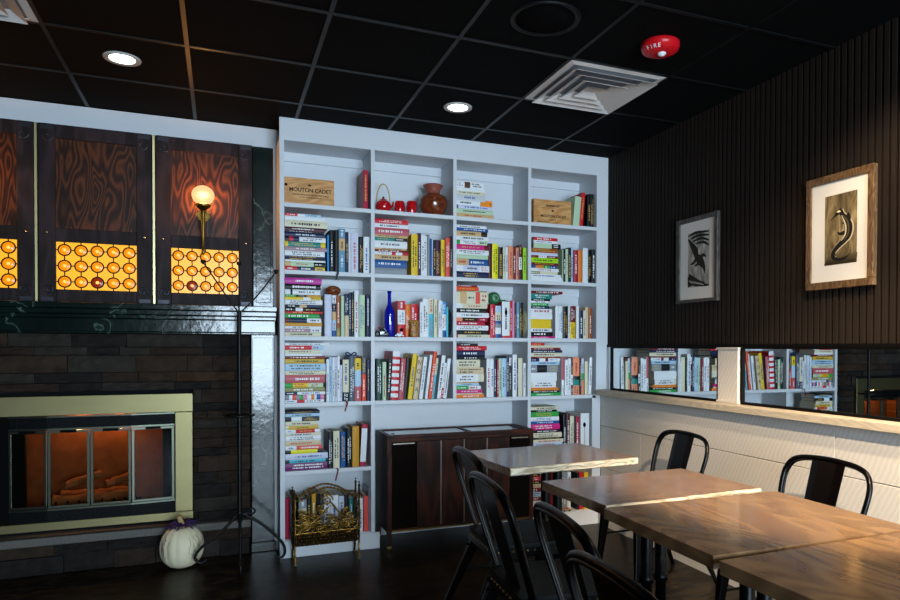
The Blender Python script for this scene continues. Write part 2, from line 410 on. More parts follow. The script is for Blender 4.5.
def parse(spec):
    out = []
    for q in spec.split('+'):
        k, _, f = q.partition(':'); out.append((k, float(f) if f else None))
    rest = 1 - sum(f for _, f in out if f); n = sum(f is None for _, f in out)
    return [(k, f if f else rest / max(1, n)) for k, f in out]
def make_book(h, t, D, spec, rnd, plain=False, flip=False):
    """a book standing spine forward: x thickness, y depth, z height"""
    segs = parse(spec)
    if flip: pass
    mb = MB(); bt = min(.0028, t*.16); bul = min(.004, t*.12); bk_ = bm_(segs[0][0])
    arc = [(t*q, bul*(1 - math.sin(PI*q))) for q in (0, .25, .5, .75, 1)]
    z = 0.
    for k, f in segs:
        z1 = z + f*h; n = len(arc); m = bm_(k)
        vs = [(a[0], a[1], z) for a in arc] + [(a[0], a[1], z1) for a in arc]
        mb.add(vs, [(i, i+1, n+i+1, n+i) for i in range(n-1)], m, True); z = z1
    # boards
    for x0, x1 in ((0, bt), (t-bt, t)):
        mb.add([(x0,bul,0),(x1,bul,0),(x1,D,0),(x0,D,0),(x0,bul,h),(x1,bul,h),(x1,D,h),(x0,D,h)], [(0,3,2,1),(4,5,6,7),(1,2,6,5),(2,3,7,6),(3,0,4,7)], bk_)
    ins = (arc + [(t-bt, bul+.003), (bt, bul+.003)])
    for zz, fl in ((0, True), (h, False)):
        n = len(ins); f = tuple(range(n)); mb.add([(a[0], a[1], zz) for a in ins], [f[::-1] if fl else f], bk_)
    # printed title: a run of small marks down the spine
    if not plain and t > .007:
        z = 0
        for k, f in segs:
            z0, z1 = z + f*h*.08, z + f*h*.92; z += f*h
            if f*h < .05 or rnd.random() < .12: continue
            ink = rnd.choice([LK, LK, LK, LR, LB]) if k in LIGHT else rnd.choice([LW, LW, LW, LG])
            if k == 'bk': ink = rnd.choice([LW, LW, LG])
            rows = [(.5, rnd.uniform(.28, .5))] if t < .026 or rnd.random() < .5 else [(.32, .22), (.68, .22)]
            for cx, hh in rows:
                a = z0 + rnd.uniform(0, .25)*(z1-z0); b_ = z1 - rnd.uniform(0, .3)*(z1-z0); lw = min(hh*t, .016)
                while a < b_ - .008:
                    l = rnd.choice([.004, .006, .007, .008, .01]); q = rnd.uniform(.6, 1)*lw/2
                    mb.add([(cx*t-q, -.0006, a), (cx*t+q, -.0006, a), (cx*t+q, -.0006, a+l), (cx*t-q, -.0006, a+l)], [(0, 1, 2, 3)], ink)
                    a += l + rnd.choice([.002, .003, .003, .009])
    pg = MB().box(bt, t-bt, bul+.003, D-.004, .003, h-.003, PAGE)
    return mb, pg
NB = 0
def place_book(h, t, D, spec, x, y, z, lie, lean, label, group, plain=False, ribbon=None):
    global NB
    NB += 1; rnd = random.Random(NB*31+5)
    mb, pg = make_book(h, t, D, spec, rnd, plain)
    o = mb.build('book'); pg.build('pages', o)
    if lie: o.rotation_euler = (0, PI/2, 0); o.location = (x, y, z+t)
    else:
        a = math.radians(lean); o.rotation_euler = (0, a, 0)
        o.location = (x, y, z + (t*math.sin(a) if a > 0 else 0))
    tag(o, label, 'book', group)
    if ribbon:
        k, ln, rx = ribbon; r_ = MB(); m = mat('ribbon_'+k, HUE[k][1], .6)
        pts = [(rx, .004, .001), (rx+.001, -.03, .001), (rx+.004, -.036, -.01), (rx-.006, -.037, -ln*.6), (rx-.012, -.036, -ln)]
        vs = []
        for p_ in pts: vs += [(p_[0]-.005, p_[1], p_[2]), (p_[0]+.005, p_[1], p_[2])]
        r_.add(vs, [(2*i, 2*i+1, 2*i+3, 2*i+2) for i in range(len(pts)-1)], m)
        rb = r_.build('ribbon', o); rb['label'] = HUE[k][0] + ' bookmark ribbon hanging over the shelf edge'
    return o
def desc(spec):
    s = parse(spec)
    ks = []
    for k, f in s:
        if HUE[k][0] not in ks: ks.append(HUE[k][0])
    if len(ks) == 1: return ks[0]
    if len(ks) == 2: return ks[0] + ' and ' + ks[1]
    return 'multicoloured'
def fill(r_, c, zoom, xs0, ytop, stack, stand, bottom_extra=0):
    zx, zy, zs = zoom; P = lambda x, y: at(zx + x/zs, zy + y/zs, 'Y', .02)
    a, b_ = cellx(c); sz = SZ[r_]
    if c == 4 and r_ > 4: b_ = 2.19
    right = a
    if stack:
        items = []
        for line in stack.strip().split('\n'):
            q = line.split(); y0, y1, xr = map(float, q[:3]); items.append((y0, y1, xr, q[3], float(q[4]) if len(q) > 4 else None))
        zt = P(xs0, ytop).z; tot = zt - sz; rel = sum(i[1]-i[0] for i in items); n = len(items)
        rnd = random.Random(r_*10+c); z = zt
        grp = 'books lying in the flat stack, %s, %s' % (ROWN[r_], COLN[c])
        gap = .0003
        for i, (y0, y1, xr, sp, xl) in enumerate(items):
            t = (y1-y0)/rel*tot; z -= t
            xa = a + .004 if xl is None else max(a+.004, P(xl, (y0+y1)/2).x)
            xb = min(P(xr, (y0+y1)/2).x, b_-.005); h = xb - xa; right = max(right, xb) if (not stand or y1 > float(stand.split()[2]) + 6) else right
            D = min(.235, max(.13, h*.78 + rnd.uniform(-.02, .02))); y = .012 + rnd.uniform(0, .014)
            lab = '%s book, %s in the flat stack, %s, %s' % (desc(sp), 'topmost' if i == 0 else 'lowest' if i == n-1 else ORD[i] + ' from top', ROWN[r_], COLN[c])
            place_book(h, t-gap, D, sp, xa, y, z, True, 0, lab, grp)
    if stand:
        items = []
        for line in stand.strip().split('\n'):
            q = line.split(); items.append((float(q[0]), float(q[1]), float(q[2]), q[3], float(q[4]) if len(q) > 4 and q[4] != '-' else 0, q[5:] ))
        rnd = random.Random(r_*10+c+500); prev = right + .001; n = len(items)
        grp = 'books standing upright, %s, %s' % (ROWN[r_], COLN[c])
        for i, (x0, x1, y0, sp, ln, ex) in enumerate(items):
            xa = max(prev, P(x0, y0+80).x); xb = P(x1, y0+80).x; s_ = math.radians(ln)
            xb = min(xb, b_ - .004)
            t = max(.006, (xb - xa) * math.cos(s_)); h = (P(x1, y0).z - sz)/math.cos(s_)
            if xa + t > b_ - .002: t = max(.004, b_ - .002 - xa)
            D = min(.235, max(.13, h*.74)); y = .012 + rnd.uniform(0, .016)
            y = min(y, BD-.004-D)
            for e in ex:
                if e[0] == 'y': y = float(e[1:]); D = min(D, BD-.004-y)
            if xa + t > b_ - .001: continue
            lab = '%s book standing %s from left, %s, %s' % (desc(sp), ORD[i], ROWN[r_], COLN[c])
            rib = None
            if ex and ex[0] in HUE and len(ex) > 1: rib = (ex[0], float(ex[1]), t/2)
            o = place_book(h, t, D, sp, xa, y, sz, False, ln, lab, grp, plain='P' in ex, ribbon=rib)
            BOOKS[(r_, c, i)] = (o, h, t, D)
            prev = xa + t/math.cos(s_) + .0004
BOOKS = {}
fill(1, 3, (450, 165, 9.53), 75, 150, '''150 207 325 wh:.3+br:.2+wh
207 240 333 sa:.02+wh
240 272 333 cr
272 330 335 sw
330 374 288 wh
374 408 400 sl:.05+lv
408 450 410 pg
450 488 418 ta''', '')
fill(1, 4, (525, 175, 10.91), 75, 250, '', '''525 592 240 pg 5 P
596 636 195 re 5
682 714 212 bk
716 750 212 bk''')
fill(1, 1, (280, 150, 9.23), 40, 240, '', '766 812 190 dr:.001+cm')
fill(2, 1, (280, 205, 8.57), 40, 64, '''62 85 350 re:.35+wh:.2+pb
85 120 385 wh
120 178 408 cr
178 211 382 ma
211 222 370 db
222 262 378 nv
262 302 390 bk:.1+re:.1+nv:.15+wh
302 348 390 ye:.08+te:.8+ye
348 379 402 mv
379 425 385 wh
425 442 385 nv
442 460 385 bk
460 475 388 wh
475 515 392 ta:.15+pg:.55+bk
515 550 385 re:.3+nv:.45+ye''', '''396 418 258 bb - P
425 465 215 bk
467 504 215 bk - bk .055
505 560 202 sb:.5+ta:.27+sb
563 588 232 nv
590 606 238 wh
609 672 242 lv
680 715 272 bk
718 779 274 wh''')
fill(2, 2, (368, 205, 8.57), 68, 115, '''115 152 345 re
152 190 345 wh
190 252 353 rs
252 275 340 ta
275 304 335 te:.6+bk
304 367 335 wh
367 380 330 ta
380 402 338 dr
402 427 343 wh:.5+re:.12+wh:.2+re
427 470 345 ta
470 540 332 bl
540 598 332 gy''', '''370 424 252 ye
426 455 242 pl
457 508 264 wh
510 530 252 gy
531 545 290 bl
546 558 292 pb
562 580 300 bk
582 622 300 pl
628 660 297 ye
664 700 282 co
704 738 270 bk''')
fill(2, 3, (450, 210, 8.33), 70, 118, '''118 145 308 wh
145 171 315 bl
171 212 310 ta:.8+db
212 247 315 wh
247 282 310 gr:.12+wh:.6+pg
282 326 318 mg:.88+dr
326 368 320 wh
368 402 316 pg
402 457 316 ta:.4+bl
457 510 324 wh:.2+lv:.5+wh
510 563 320 nv''', '''321 351 277 ma
354 402 283 by
404 440 311 bk
442 460 312 cr
461 481 310 wh
486 524 302 sa
530 550 312 dr
551 573 314 sa
576 600 292 ma:.3+wh:.35+ma
606 633 316 li''')
fill(2, 4, (525, 220, 9.09), 66, 150, '''150 178 300 re 82
178 206 300 wh 82
206 252 326 db:.1+pg:.6+bk
252 294 300 wb
294 321 300 lv
321 343 300 dr:.3+wh:.3+dr
343 390 306 li
390 412 300 dr
412 441 290 bl:.2+or:.3+gr:.25+bl
441 471 306 wh
471 497 300 ol:.35+cr
497 526 330 wh
526 562 335 wh''', '''338 344 266 pg
345 365 262 bk
367 390 265 pg
392 420 252 bk
422 442 246 pb
445 478 275 cm
482 520 277 or
523 570 259 wh
574 604 270 bk
606 634 270 bk
636 650 270 db - db .05''')
fill(3, 1, (280, 270, 8.57), 40, 62, '''62 116 356 pm
116 164 348 bk
164 209 344 wh:.15+bk:.06+wh
209 229 350 gr:.3+bk:.3+go
229 254 352 ye:.5+wh:.2+ye
254 296 363 wh
296 321 350 bk:.4+ta:.2+nv
321 354 345 bk:.3+wh:.2+bk
354 374 363 re
374 413 336 gr
413 453 354 dr:.1+nv:.5+wh
453 483 363 go
483 505 354 wh
505 536 354 mv:.7+wh
536 572 354 cr''', '''384 445 210 lv
448 482 216 bl:.15+pb:.25+ta:.2+nv:.2+wh
485 518 217 ol:.2+wb
523 550 220 pg
553 590 210 be:.5+nv
591 610 200 nv
612 634 192 bk
636 672 180 wh
678 726 214 pg
738 780 212 nv''')
fill(3, 2, (368, 275, 8.96), 70, 140, '', '''270 336 232 re:.35+wh:.4+re - y.028
345 388 262 or - y.045
391 455 260 re - y.045
466 488 242 wh
491 545 212 wh
547 588 207 cy:.6+cr
592 624 218 cr
630 666 232 wh
668 703 242 bl:.2+wh:.45+bb
705 722 285 cy''')
fill(3, 3, (450, 278, 9.37), 76, 62, '''62 80 255 dr
80 116 268 ro
116 128 345 ol
128 238 356 cr:.12+ta:.2+cr:.28+co:.14+cr
238 283 350 wh:.2+cr
283 324 346 bk
324 371 364 wh
371 407 350 sa:.2+bk:.5+cm
407 446 325 cm
446 492 356 wh
492 532 352 bk
532 562 376 cm:.06+cr''', '''378 424 247 re
428 481 262 bl:.12+wh:.2+gy:.12+bl:.1+cr:.25+pb
487 559 222 re:.06+wh
563 580 217 re
582 601 212 pk
606 622 232 bk
623 648 227 sb
651 684 232 bk''')
fill(3, 4, (525, 282, 10), 72, 85, '''85 112 376 dr
112 166 272 te
166 186 250 bk
186 209 232 wh
209 237 232 gr
237 264 240 nv
264 313 271 wh
313 369 275 wh
369 461 258 ye
461 497 270 wh
497 541 280 bk
541 560 300 mg''', '''305 334 240 wh
338 378 245 wh
384 428 246 bk
430 447 240 wh
452 504 242 ye:.5+dr
514 540 242 wh
542 578 287 nv
581 602 287 cr
604 634 252 be
636 669 260 wb''')
fill(4, 1, (280, 335, 8), 38, 62, '''62 84 395 wh
84 118 345 re:.7+pb
118 150 322 cr
150 170 335 wh
170 193 364 dr
193 231 356 mu
231 288 365 pb
288 323 365 cr
323 389 358 rs
389 426 345 gr:.2+ye:.4+pg
426 460 360 ol
460 483 363 nv:.3+wh
483 526 354 gy:.1+wh:.08+co:.1+gy:.1+gr:.08+pk:.1+wh:.1+or:.08+wh:.06+bl:.1+pk
526 548 352 wh:.3+re:.2+wh''', '''371 394 192 wh
396 416 178 pb
418 436 178 wh
438 455 176 lv
458 478 172 wh
479 498 240 lv
501 550 197 bk:.22+cr - dr .06
553 597 170 sl
600 650 186 rs:.34+pb:.38+ye
656 690 172 ro:.6+sl
693 725 200 nv''')
fill(4, 2, (368, 335, 8.22), 70, 140, '', '''69 116 197 dg
119 149 222 pg
151 182 200 bk 3
186 246 136 re:.05+wh:.08+re:.06+wh:.08+re:.06+wh:.08+re:.06+wh:.08+re:.06+wh:.08+re:.06+wh:.08+re:.06+wh 3
250 290 192 rs 4
293 320 192 bk 5
324 362 156 ye 7
368 408 182 be 7 P bk .05
422 452 182 wh 7
470 492 164 wh 7
495 522 136 ro 7
526 545 192 cy:.6+cr 7
566 596 170 wh 7
599 615 177 cm:.25+wh:.6+dg 7
620 648 195 wh 7''')
fill(4, 3, (450, 335, 8.57), 76, 72, '''72 93 240 bk
93 132 315 re
132 182 302 nv
182 211 300 bk
211 279 256 cr
279 336 290 be
336 403 292 wh:.8+cr
403 415 240 ta
415 436 250 pb
436 468 262 gr:.5+wh
468 499 274 mg
499 511 280 cr
511 540 294 or''', '''318 350 202 wh
352 379 202 wh
382 400 214 nv
402 415 214 cm
421 444 202 pg
446 486 200 pb
488 510 178 nv
512 530 195 bk:.8+wh
536 571 168 wh
573 582 200 dg
584 626 197 cr
631 650 240 wh''')
fill(4, 4, (525, 335, 9.23), 72, 72, '''72 96 180 re
96 116 310 cr
116 137 325 dr
137 162 340 nv
162 197 335 cr
197 211 325 dr
211 241 322 nv:.3+wh:.2+dr:.1+wh
241 272 316 pb
272 342 308 gy:.25+bk:.35+gy
342 421 290 wh
421 477 283 cr:.1+wh
477 504 306 or
504 526 322 bk
526 552 332 gr''', '''341 366 202 wh:.4+rs
369 398 226 wh
400 424 216 wh
426 444 242 bk:.3+wh:.3+bk
448 508 207 sa:.25+te:.15+bk:.1+sa
512 524 210 bk
526 547 217 sa:.4+gr:.2+lv
550 577 242 cr
586 612 207 wh 2''')
fill(5, 1, (280, 400, 8), 42, 92, '''92 112 318 bk
112 139 318 pb
139 174 315 bk:.18+wh:.3+bk
174 210 306 cr
210 240 308 cr:.1+mu
240 268 320 wh:.3+re:.55+wh
268 291 326 cr
291 331 326 wh
331 369 326 be
369 402 336 wh:.3+co
402 433 345 bk:.15+by:.7+bk
433 481 382 lv
481 507 382 bk:.1+cy:.85+bk
507 566 380 pu''', '''386 422 252 db:.001+bk
428 478 247 cr - dr .075
486 526 254 bl
533 572 226 bk
578 632 210 go
642 688 196 cm:.1+wh:.8+cm 3''')
fill(5, 4, (525, 395, 10), 84, 120, '''120 150 330 cr
150 171 318 bk
171 218 335 gr
218 257 340 wh
257 286 343 bl
286 342 350 mg
342 370 356 bk
370 415 370 cr
415 432 368 bk
432 464 382 cr
464 500 380 pb
500 540 375 wh
540 575 380 gy''', '''385 412 192 bk
415 446 184 ma
450 490 208 cr
494 508 214 bk
510 548 216 cm
556 640 180 wh - P''')
fill(6, 1, (280, 470, 8), 40, 220, '', '''42 78 222 cm
83 101 232 sb
104 128 200 bk
150 212 226 bk:.35+cr:.4+gy
216 248 208 bk
254 288 186 go
292 320 188 bk
322 352 200 sl
356 400 196 by:.2+wh
404 468 200 wh
472 512 206 lv
516 550 196 bk
554 584 220 wh:.5+te
588 618 214 bk
622 664 224 wh
670 708 207 co
712 724 150 gy - P''')
fill(6, 4, (525, 460, 9.23), 88, 118, '''118 148 140 bk
148 180 152 re
180 205 150 bk
205 232 148 be
232 262 146 dr
262 300 150 pb
300 330 152 dr
330 395 155 wh
395 425 160 br''', '''282 300 110 re - y.03
330 395 110 gy - y.03
400 430 112 wh - y.03
480 502 118 bk
505 540 112 re
546 582 112 ye''')
# readable spines
o, h, t, D = BOOKS[(4, 2, 7)]
for i, ch in enumerate('NOMA'):
    words(ch, .042, LK, 'title', o, (t*.5, -.0006, h*(.86 - .21*i)), (1, 0, 0), (0, 0, 1), sx=.8)
o, h, t, D = BOOKS[(5, 4, 5)]
q = MB()
q.lathe([(1e-5, -.0006), (.011, -.0006)], (t*.42, 0, h*.70), LK, 16, 'Y', False, 1, 1.7)
q.box(t*.42-.002, t*.42+.002, -.0007, -.0003, h*.18, h*.62, mat('spoon_handle_print', '8a7a66', .4))
q.build('spoon_print', o)['label'] = 'dark spoon printed on the white spine'
o, h, t, D = BOOKS[(3, 3, 2)]
q = MB(); q.lathe([(1e-5, -.0008), (.013, -.0008)], (t*.5, 0, h*.70), LK, 16, 'Y', False, .75, 1.7)
q.box(t*.48, t*.52, -.0007, -.0003, h*.22, h*.56, LK); q.build('spine_emblem', o)
o, h, t, D = BOOKS[(3, 2, 0)]
MB().lathe([(1e-5, -.0008), (.012, -.0008)], (t*.5, 0, h*.2), LW, 16, 'Y', False).build('finger_hole', o)['label'] = 'round white mark low on the spine'
# ------------------------------------------------------------------ things on the shelves
CRATE = wood('crate_pine', 'b07a42', 'c68e52', 'd6a468', 'X', 2., .55, bump=.1)
INK = mat('branded_ink', '20120b', .7)
def crate(P0, P1, zb, label, lines, boards):
    w_ = P1.x - P0.x; h = P0.z - zb; D = .022 if boards == 1 else .16
    t = thing('wine_crate', (P0.x, P0.y, zb), label, 'crate')
    if boards == 1:
        MB().box(0, w_, 0, D, .0005, h, CRATE).build('front_board', t, bevel=.0015)
    else:
        mb = MB(); n = 3
        for i in range(n): mb.box(0, w_, 0, .012, h*i/n + .0007, h*(i+1)/n - .0003, CRATE)
        mb.build('front_board', t, bevel=.001)
        for x0, x1 in ((.0, .012), (w_-.012, w_)): MB().box(x0, x1, .0125, D-.0125, .001, h, CRATE).build('side_board', t)
        MB().box(0, w_, D-.012, D, .001, h, CRATE).build('rear_board', t); MB().box(.0125, w_-.0125, .0125, D-.0125, .001, .012, CRATE).build('base_board', t)
    for txt, size, fx, fz, sx in lines:
        words(txt, size, INK, 'lettering', t, (w_*fx, -.0006, h*fz), (1, 0, 0), (0, 0, 1), sx=sx, bold=size*.022)
    return t, w_, h
P = lambda x, y, Y=.06: at(280 + x/9.23, 150 + y/9.23, 'Y', Y)
t, w_, h = crate(P(40, 243), P(500, 285), SZ[1], 'pine wine crate front with branded lettering, on the top shelf beside a red book',
      [('MOUTON CADET', .034, .52, .56, .95), ('BARON PHILIPPE DE ROTHSCHILD', .0125, .52, .39, 1.15), ('A. O. C. DE BORDEAUX', .0115, .52, .30, 1.1)], 1)
q = MB(); q.prism([(w_*.5-.009, h*.72), (w_*.5+.009, h*.72), (w_*.5+.011, h*.79), (w_*.5+.004, h*.765), (w_*.5, h*.82), (w_*.5-.004, h*.765), (w_*.5-.011, h*.79)], 'Y', -.0008, -.0002, INK)
q.lathe([(1e-5, -.0007), (.009, -.0007)], (.0095, 0, h*.72), INK, 14, 'Y', False); q.build('crest', t)
P = lambda x, y, Y=.05: at(525 + x/10.91, 175 + y/10.91, 'Y', Y)
t, w_, h = crate(P(95, 255), P(505, 285), SZ[1], 'open pine wine crate, branded lettering, top shelf beside a leaning red book',
      [('MOUTON CADET', .027, .52, .34, .95), ('PREMIER VIN', .018, .5, .76, 1.05), ('BORDEAUX', .009, .5, .2, 1.1), ('PRODUCE OF FRANCE', .010, .25, .1, 1), ('1997', .01, .6, .09, 1)], 3)
q = MB(); q.prism([(w_*.5-.008, h*.53), (w_*.5+.008, h*.53), (w_*.5+.010, h*.61), (w_*.5+.004, h*.585), (w_*.5, h*.63), (w_*.5-.004, h*.585), (w_*.5-.010, h*.61)], 'Y', -.0008, -.0002, INK); q.build('crest', t)

P = lambda x, y, Y=.09: at(368 + x/9.23, 160 + y/9.23, 'Y', Y)
REDG = mat('red_glaze', 'b50d16', .12, noise=.1, coat=.8)
WICK = mat('wicker', 'b49a55', .6, bump=.4, scale=90)
c = P(142, 460); r_ = abs(P(215, 420).x - P(72, 420).x)/2; z0 = SZ[1]
t = thing('teapot', (c.x, .09, z0), 'small red teapot with a hooped cane handle on the top shelf', 'teapot')
hh = P(142, 370).z - z0
MB().lathe([(r_*.6, .0005), (r_*.85, hh*.12), (r_, hh*.45), (r_*.92, hh*.75), (r_*.6, hh*.95), (1e-5, hh*.98)], (0, 0, 0), REDG, 28).build('body', t)
MB().lathe([(r_*.5, hh*.96), (r_*.42, hh*1.05), (r_*.15, hh*1.1), (1e-5, hh*1.1)], (0, 0, 0), REDG, 20).ball((0, 0, hh*1.19), r_*.16, mat('black_knob', '0b0b0c', .3), 12).build('lid', t)
MB().tube([(r_*.85, 0, hh*.4), (r_*1.15, 0, hh*.6), (r_*1.3, 0, hh*.95)], [r_*.2, r_*.15, r_*.1], REDG, 10).build('spout', t)
MB().tube(smooth_path([(-r_*.85, 0, hh*.85), (-r_*.8, 0, hh*1.5), (-r_*.4, 0, hh*2.1), (0, 0, hh*2.25), (r_*.4, 0, hh*2.1), (r_*.75, 0, hh*1.5), (r_*.8, 0, hh*.85)], 4), .004, WICK, 8).build('handle', t)
for i, (px, lab) in enumerate(((292, 'red glazed cup beside the red teapot on the top shelf'), (402, 'red glazed cup between another red cup and the brown vase'))):
    c = P(px, 470); w_ = (P(px+47, 430).x - P(px-47, 430).x)/2; hc = P(px, 383).z - z0
    cup = MB().lathe([(w_*.8, .0005), (w_*.97, hc*.2), (w_, hc*.5), (w_*.92, hc*.92), (w_*.86, hc), (w_*.8, hc*.96), (w_*.86, hc*.6), (w_*.7, hc*.12), (1e-5, hc*.1)], (0, 0, 0), REDG, 28).build('tea_cup', loc=(c.x, .09, z0))
    tag(cup, lab, 'cup', 'red cups on the top shelf')
BROWNG = wood('brown_glaze', '54220f', '6b2e18', '7a3a20', 'X', 2.5, .15, coat=.6, bump=0, ring=3)
c = P(600, 480, .12); R_ = (P(732, 390, .12).x - P(470, 390, .12).x)/2; hv = P(600, 232, .12).z - z0
t = thing('vase', (c.x, .12, z0), 'brown glazed vase with a flared neck on the top shelf', 'vase')
MB().lathe([(R_*.62, .0005), (R_*.7, hv*.06), (R_*.93, hv*.28), (R_, hv*.48), (R_*.9, hv*.62), (R_*.55, hv*.71)], (0, 0, 0), BROWNG, 40).build('body', t)
NECKG = mat('matte_rust_glaze', '8a4a3a', .5)
MB().lathe([(R_*.55, hv*.705), (R_*.5, hv*.73), (R_*.5, hv*.84), (R_*.66, hv*.95), (R_*.69, hv*.98), (R_*.62, hv), (R_*.45, hv*.86), (R_*.42, hv*.72)], (0, 0, 0), NECKG, 40).build('neck', t)['label'] = 'matte rust-coloured neck and rim'

# small orange box on the white stack
P = lambda x, y, Y=.03: at(450 + x/9.53, 165 + y/9.53, 'Y', Y)
a = P(288, 388); b_ = P(395, 340)
o = MB().box(0, b_.x-a.x, 0, .07, .0, b_.z-a.z, mat('orange_card', 'f08a10', .5)); o.box((b_.x-a.x)*.78, (b_.x-a.x)*.86, -.0006, 0, (b_.z-a.z)*.3, (b_.z-a.z)*.6, INK)
zb = SZ[1] + (at(450+75/9.53, 165+150/9.53, 'Y', .02).z - SZ[1])*(488-374)/(488-150) + .0005
tag(o.build('card_box', loc=(a.x+.003, .022, zb), bevel=.001), 'small orange box on a pile of white books on the top shelf', 'box')

# brown carved ornament on the upright books, third shelf
P = lambda x, y, Y=.08: at(280 + x/8.57, 270 + y/8.57, 'Y', Y)
o, h, t_, D = BOOKS[(3, 1, 1)]
tops = [SZ[3]+BOOKS[(3, 1, i)][1] for i in (0, 1, 2, 3)]
c = P(460, 165); zc = max(tops)
CARV = wood('carved_brown_wood', '3d1a0c', '7a3c1c', '99532a', 'X', 4, .35, bump=.5, dist=12)
rx = (P(525, 165).x - P(395, 165).x)/2
mb = MB(); mb.ball((0, 0, rx*.66), rx, CARV, 24, (1, .8, .68))
for k in (-.5, 0, .5):
    mb.tube(smooth_path([(-rx*.85, -rx*.35, rx*(.55+k*.3)), (-rx*.3, -rx*.72, rx*(.8+k*.55)), (rx*.4, -rx*.68, rx*(.75+k*.5)), (rx*.9, -rx*.2, rx*(.6+k*.2))], 4), rx*.09, CARV, 6)
tag(mb.build('carved_ornament', loc=(c.x, .1, zc-.0005)), 'rounded brown carved ornament lying on upright books, third shelf, first column', 'ornament')

# third shelf, second column: blue bottle, carved figure, toys, plate
P = lambda x, y, Y=.06: at(368 + x/8.96, 275 + y/8.96, 'Y', Y)
z0 = SZ[3]
BLUEG = bpy.data.materials.new('cobalt_glass'); BLUEG.use_nodes = True; b = BLUEG.node_tree.nodes['Principled BSDF']
b.inputs['Base Color'].default_value = (.004, .012, .42, 1); b.inputs['Roughness'].default_value = .06; b.inputs['Coat Weight'].default_value = .8; b.inputs['Transmission Weight'].default_value = .25
xl, xr = P(146, 400).x, P(240, 400).x; R_ = (xr-xl)/2*.98; hb = P(195, 142).z - z0
t = thing('bottle', ((xl+xr)/2, .065, z0), 'cobalt blue glass bottle with a long neck on the third shelf', 'bottle')
rn = R_*.36
MB().lathe([(R_*.86, .0005), (R_, hb*.03), (R_, hb*.45), (R_*.93, hb*.56), (R_*.6, hb*.65), (rn*1.1, hb*.7), (rn, hb*.75), (rn, hb*.94), (rn*.9, hb*.95)], (0, 0, 0), BLUEG, 32).build('body', t)
MB().lathe([(rn*1.2, hb*.945), (rn*1.2, hb), (1e-5, hb)], (0, 0, 0), BLUEG, 20).build('cap', t)
MB().lathe([(R_*1.004, hb*.47), (R_*1.03, hb*.49), (R_*1.004, hb*.51)], (0, 0, 0), BLUEG, 32).build('shoulder_ring', t)
CHROME = mat('toy_chrome', '787c82', .25, metal=1.); TOYB = mat('toy_black', '0d0d10', .35)
# model motorcycle in front of the bottle
c = P(112, 545, .025)
t = thing('model_motorcycle', (max(c.x, cellx(2)[0]+.053), .026, z0), 'small black and chrome model motorcycle in front of the blue bottle', 'toy')
for x in (-.03, .032):
    MB().lathe([(.008, -.005), (.0175, -.005), (.019, 0), (.0175, .005), (.008, .005)], (x, 0, .0195), TOYB, 20, 'Y').build('wheel', t)
MB().box(-.015, .016, -.008, .008, .014, .036, CHROME).lathe([(.004, -.018), (.006, .02)], (.0, -.009, .018), CHROME, 10, 'X').build('engine', t, bevel=.002)
MB().ball((-.004, 0, .044), .016, TOYB, 14, (1.2, .5, .6)).box(-.04, -.012, -.006, .006, .04, .046, TOYB).build('tank', t)
MB().tube([(.032, 0, .02), (.02, 0, .052), (.012, 0, .062)], .003, CHROME, 6).tube([(.01, -.02, .062), (.014, 0, .064), (.01, .02, .062)], .0022, TOYB, 6).build('handlebar', t)
MB().ball((-.02, -.006, .058), .008, mat('toy_red', 'b01a22', .35), 10).build('saddle_bag', t)['label'] = 'red saddle bag'
# toy car in front of the red spine
c = P(278, 548, .012)
TOYW = mat('toy_white', 'dfe6ec', .3); TOYBL = mat('toy_blue', '6fa6cf', .3)
t = thing('toy_car', (c.x, -.0+.0, z0), 'tiny white and pale blue toy car before the red spine on the third shelf', 'toy')
t.location.y = .008
def carshape(t, s, m1, m2):
    pr = [(-.03, .005), (.03, .005), (.031, .014), (.018, .017), (.010, .027), (-.014, .027), (-.022, .017), (-.031, .015)]
    MB().prism([(x*s, z*s) for x, z in pr], 'Y', -.009*s, .009*s, m1).build('body', t, bevel=.0015)
    for sg in (-1, 1): MB().box(-.013*s, .009*s, sg*.0085*s, sg*.0098*s, .018*s, .025*s, m2).build('window', t)
    for x in (-.018, .018):
        for y in (-.009, .009): MB().lathe([(.0045*s, -.002*s), (.0058*s, -.002*s), (.0058*s, .002*s), (.0045*s, .002*s)], (x*s, y*s, .006*s), TOYB, 14, 'Y').build('wheel', t)
carshape(t, .9, TOYW, TOYBL)
# carved wooden figure
c = P(416, 550, .0); zc = P(416, 402, .0).z - z0; w_ = (P(462, 470, 0).x - P(372, 470, 0).x)/2*.95
FIG = wood('carved_yellow_wood', '6b3f15', '9c6726', 'bb8336', 'Z', 4, .4, bump=.3)
t = thing('carved_figure', (c.x, -.011+.014, z0), 'squat carved wooden totem figure in front of orange and red spines', 'figurine')
t.location.y = -.0
mb = MB(); k = zc
mb.lathe([(w_*.8, .0005), (w_*.95, k*.06), (w_*.85, k*.3), (w_*.95, k*.5), (w_*.78, k*.58), (w_*.9, k*.75), (w_*.8, k*.92), (w_*.4, k*.99), (1e-5, k)], (0, 0, 0), FIG, 24, sy=.38)
mb.build('body', t)
for sg in (-1, 1):
    MB().ball((sg*w_*.8, 0, k*.9), w_*.26, FIG, 12, (1, .6, 1)).build('ear', t)
    MB().ball((sg*w_*.35, -w_*.33, k*.8), w_*.12, INK, 10).build('eye', t)
    MB().tube([(sg*w_*.85, -w_*.2, k*.52), (sg*w_*.7, -w_*.42, k*.35), (sg*w_*.25, -w_*.42, k*.32)], w_*.14, FIG, 8).build('arm', t)
    MB().ball((sg*w_*.5, -w_*.25, k*.08), w_*.28, FIG, 12, (1, 1, .6)).build('foot', t)
MB().box(-w_*.35, w_*.35, -w_*.40, -w_*.30, k*.66, k*.70, INK).build('mouth', t)
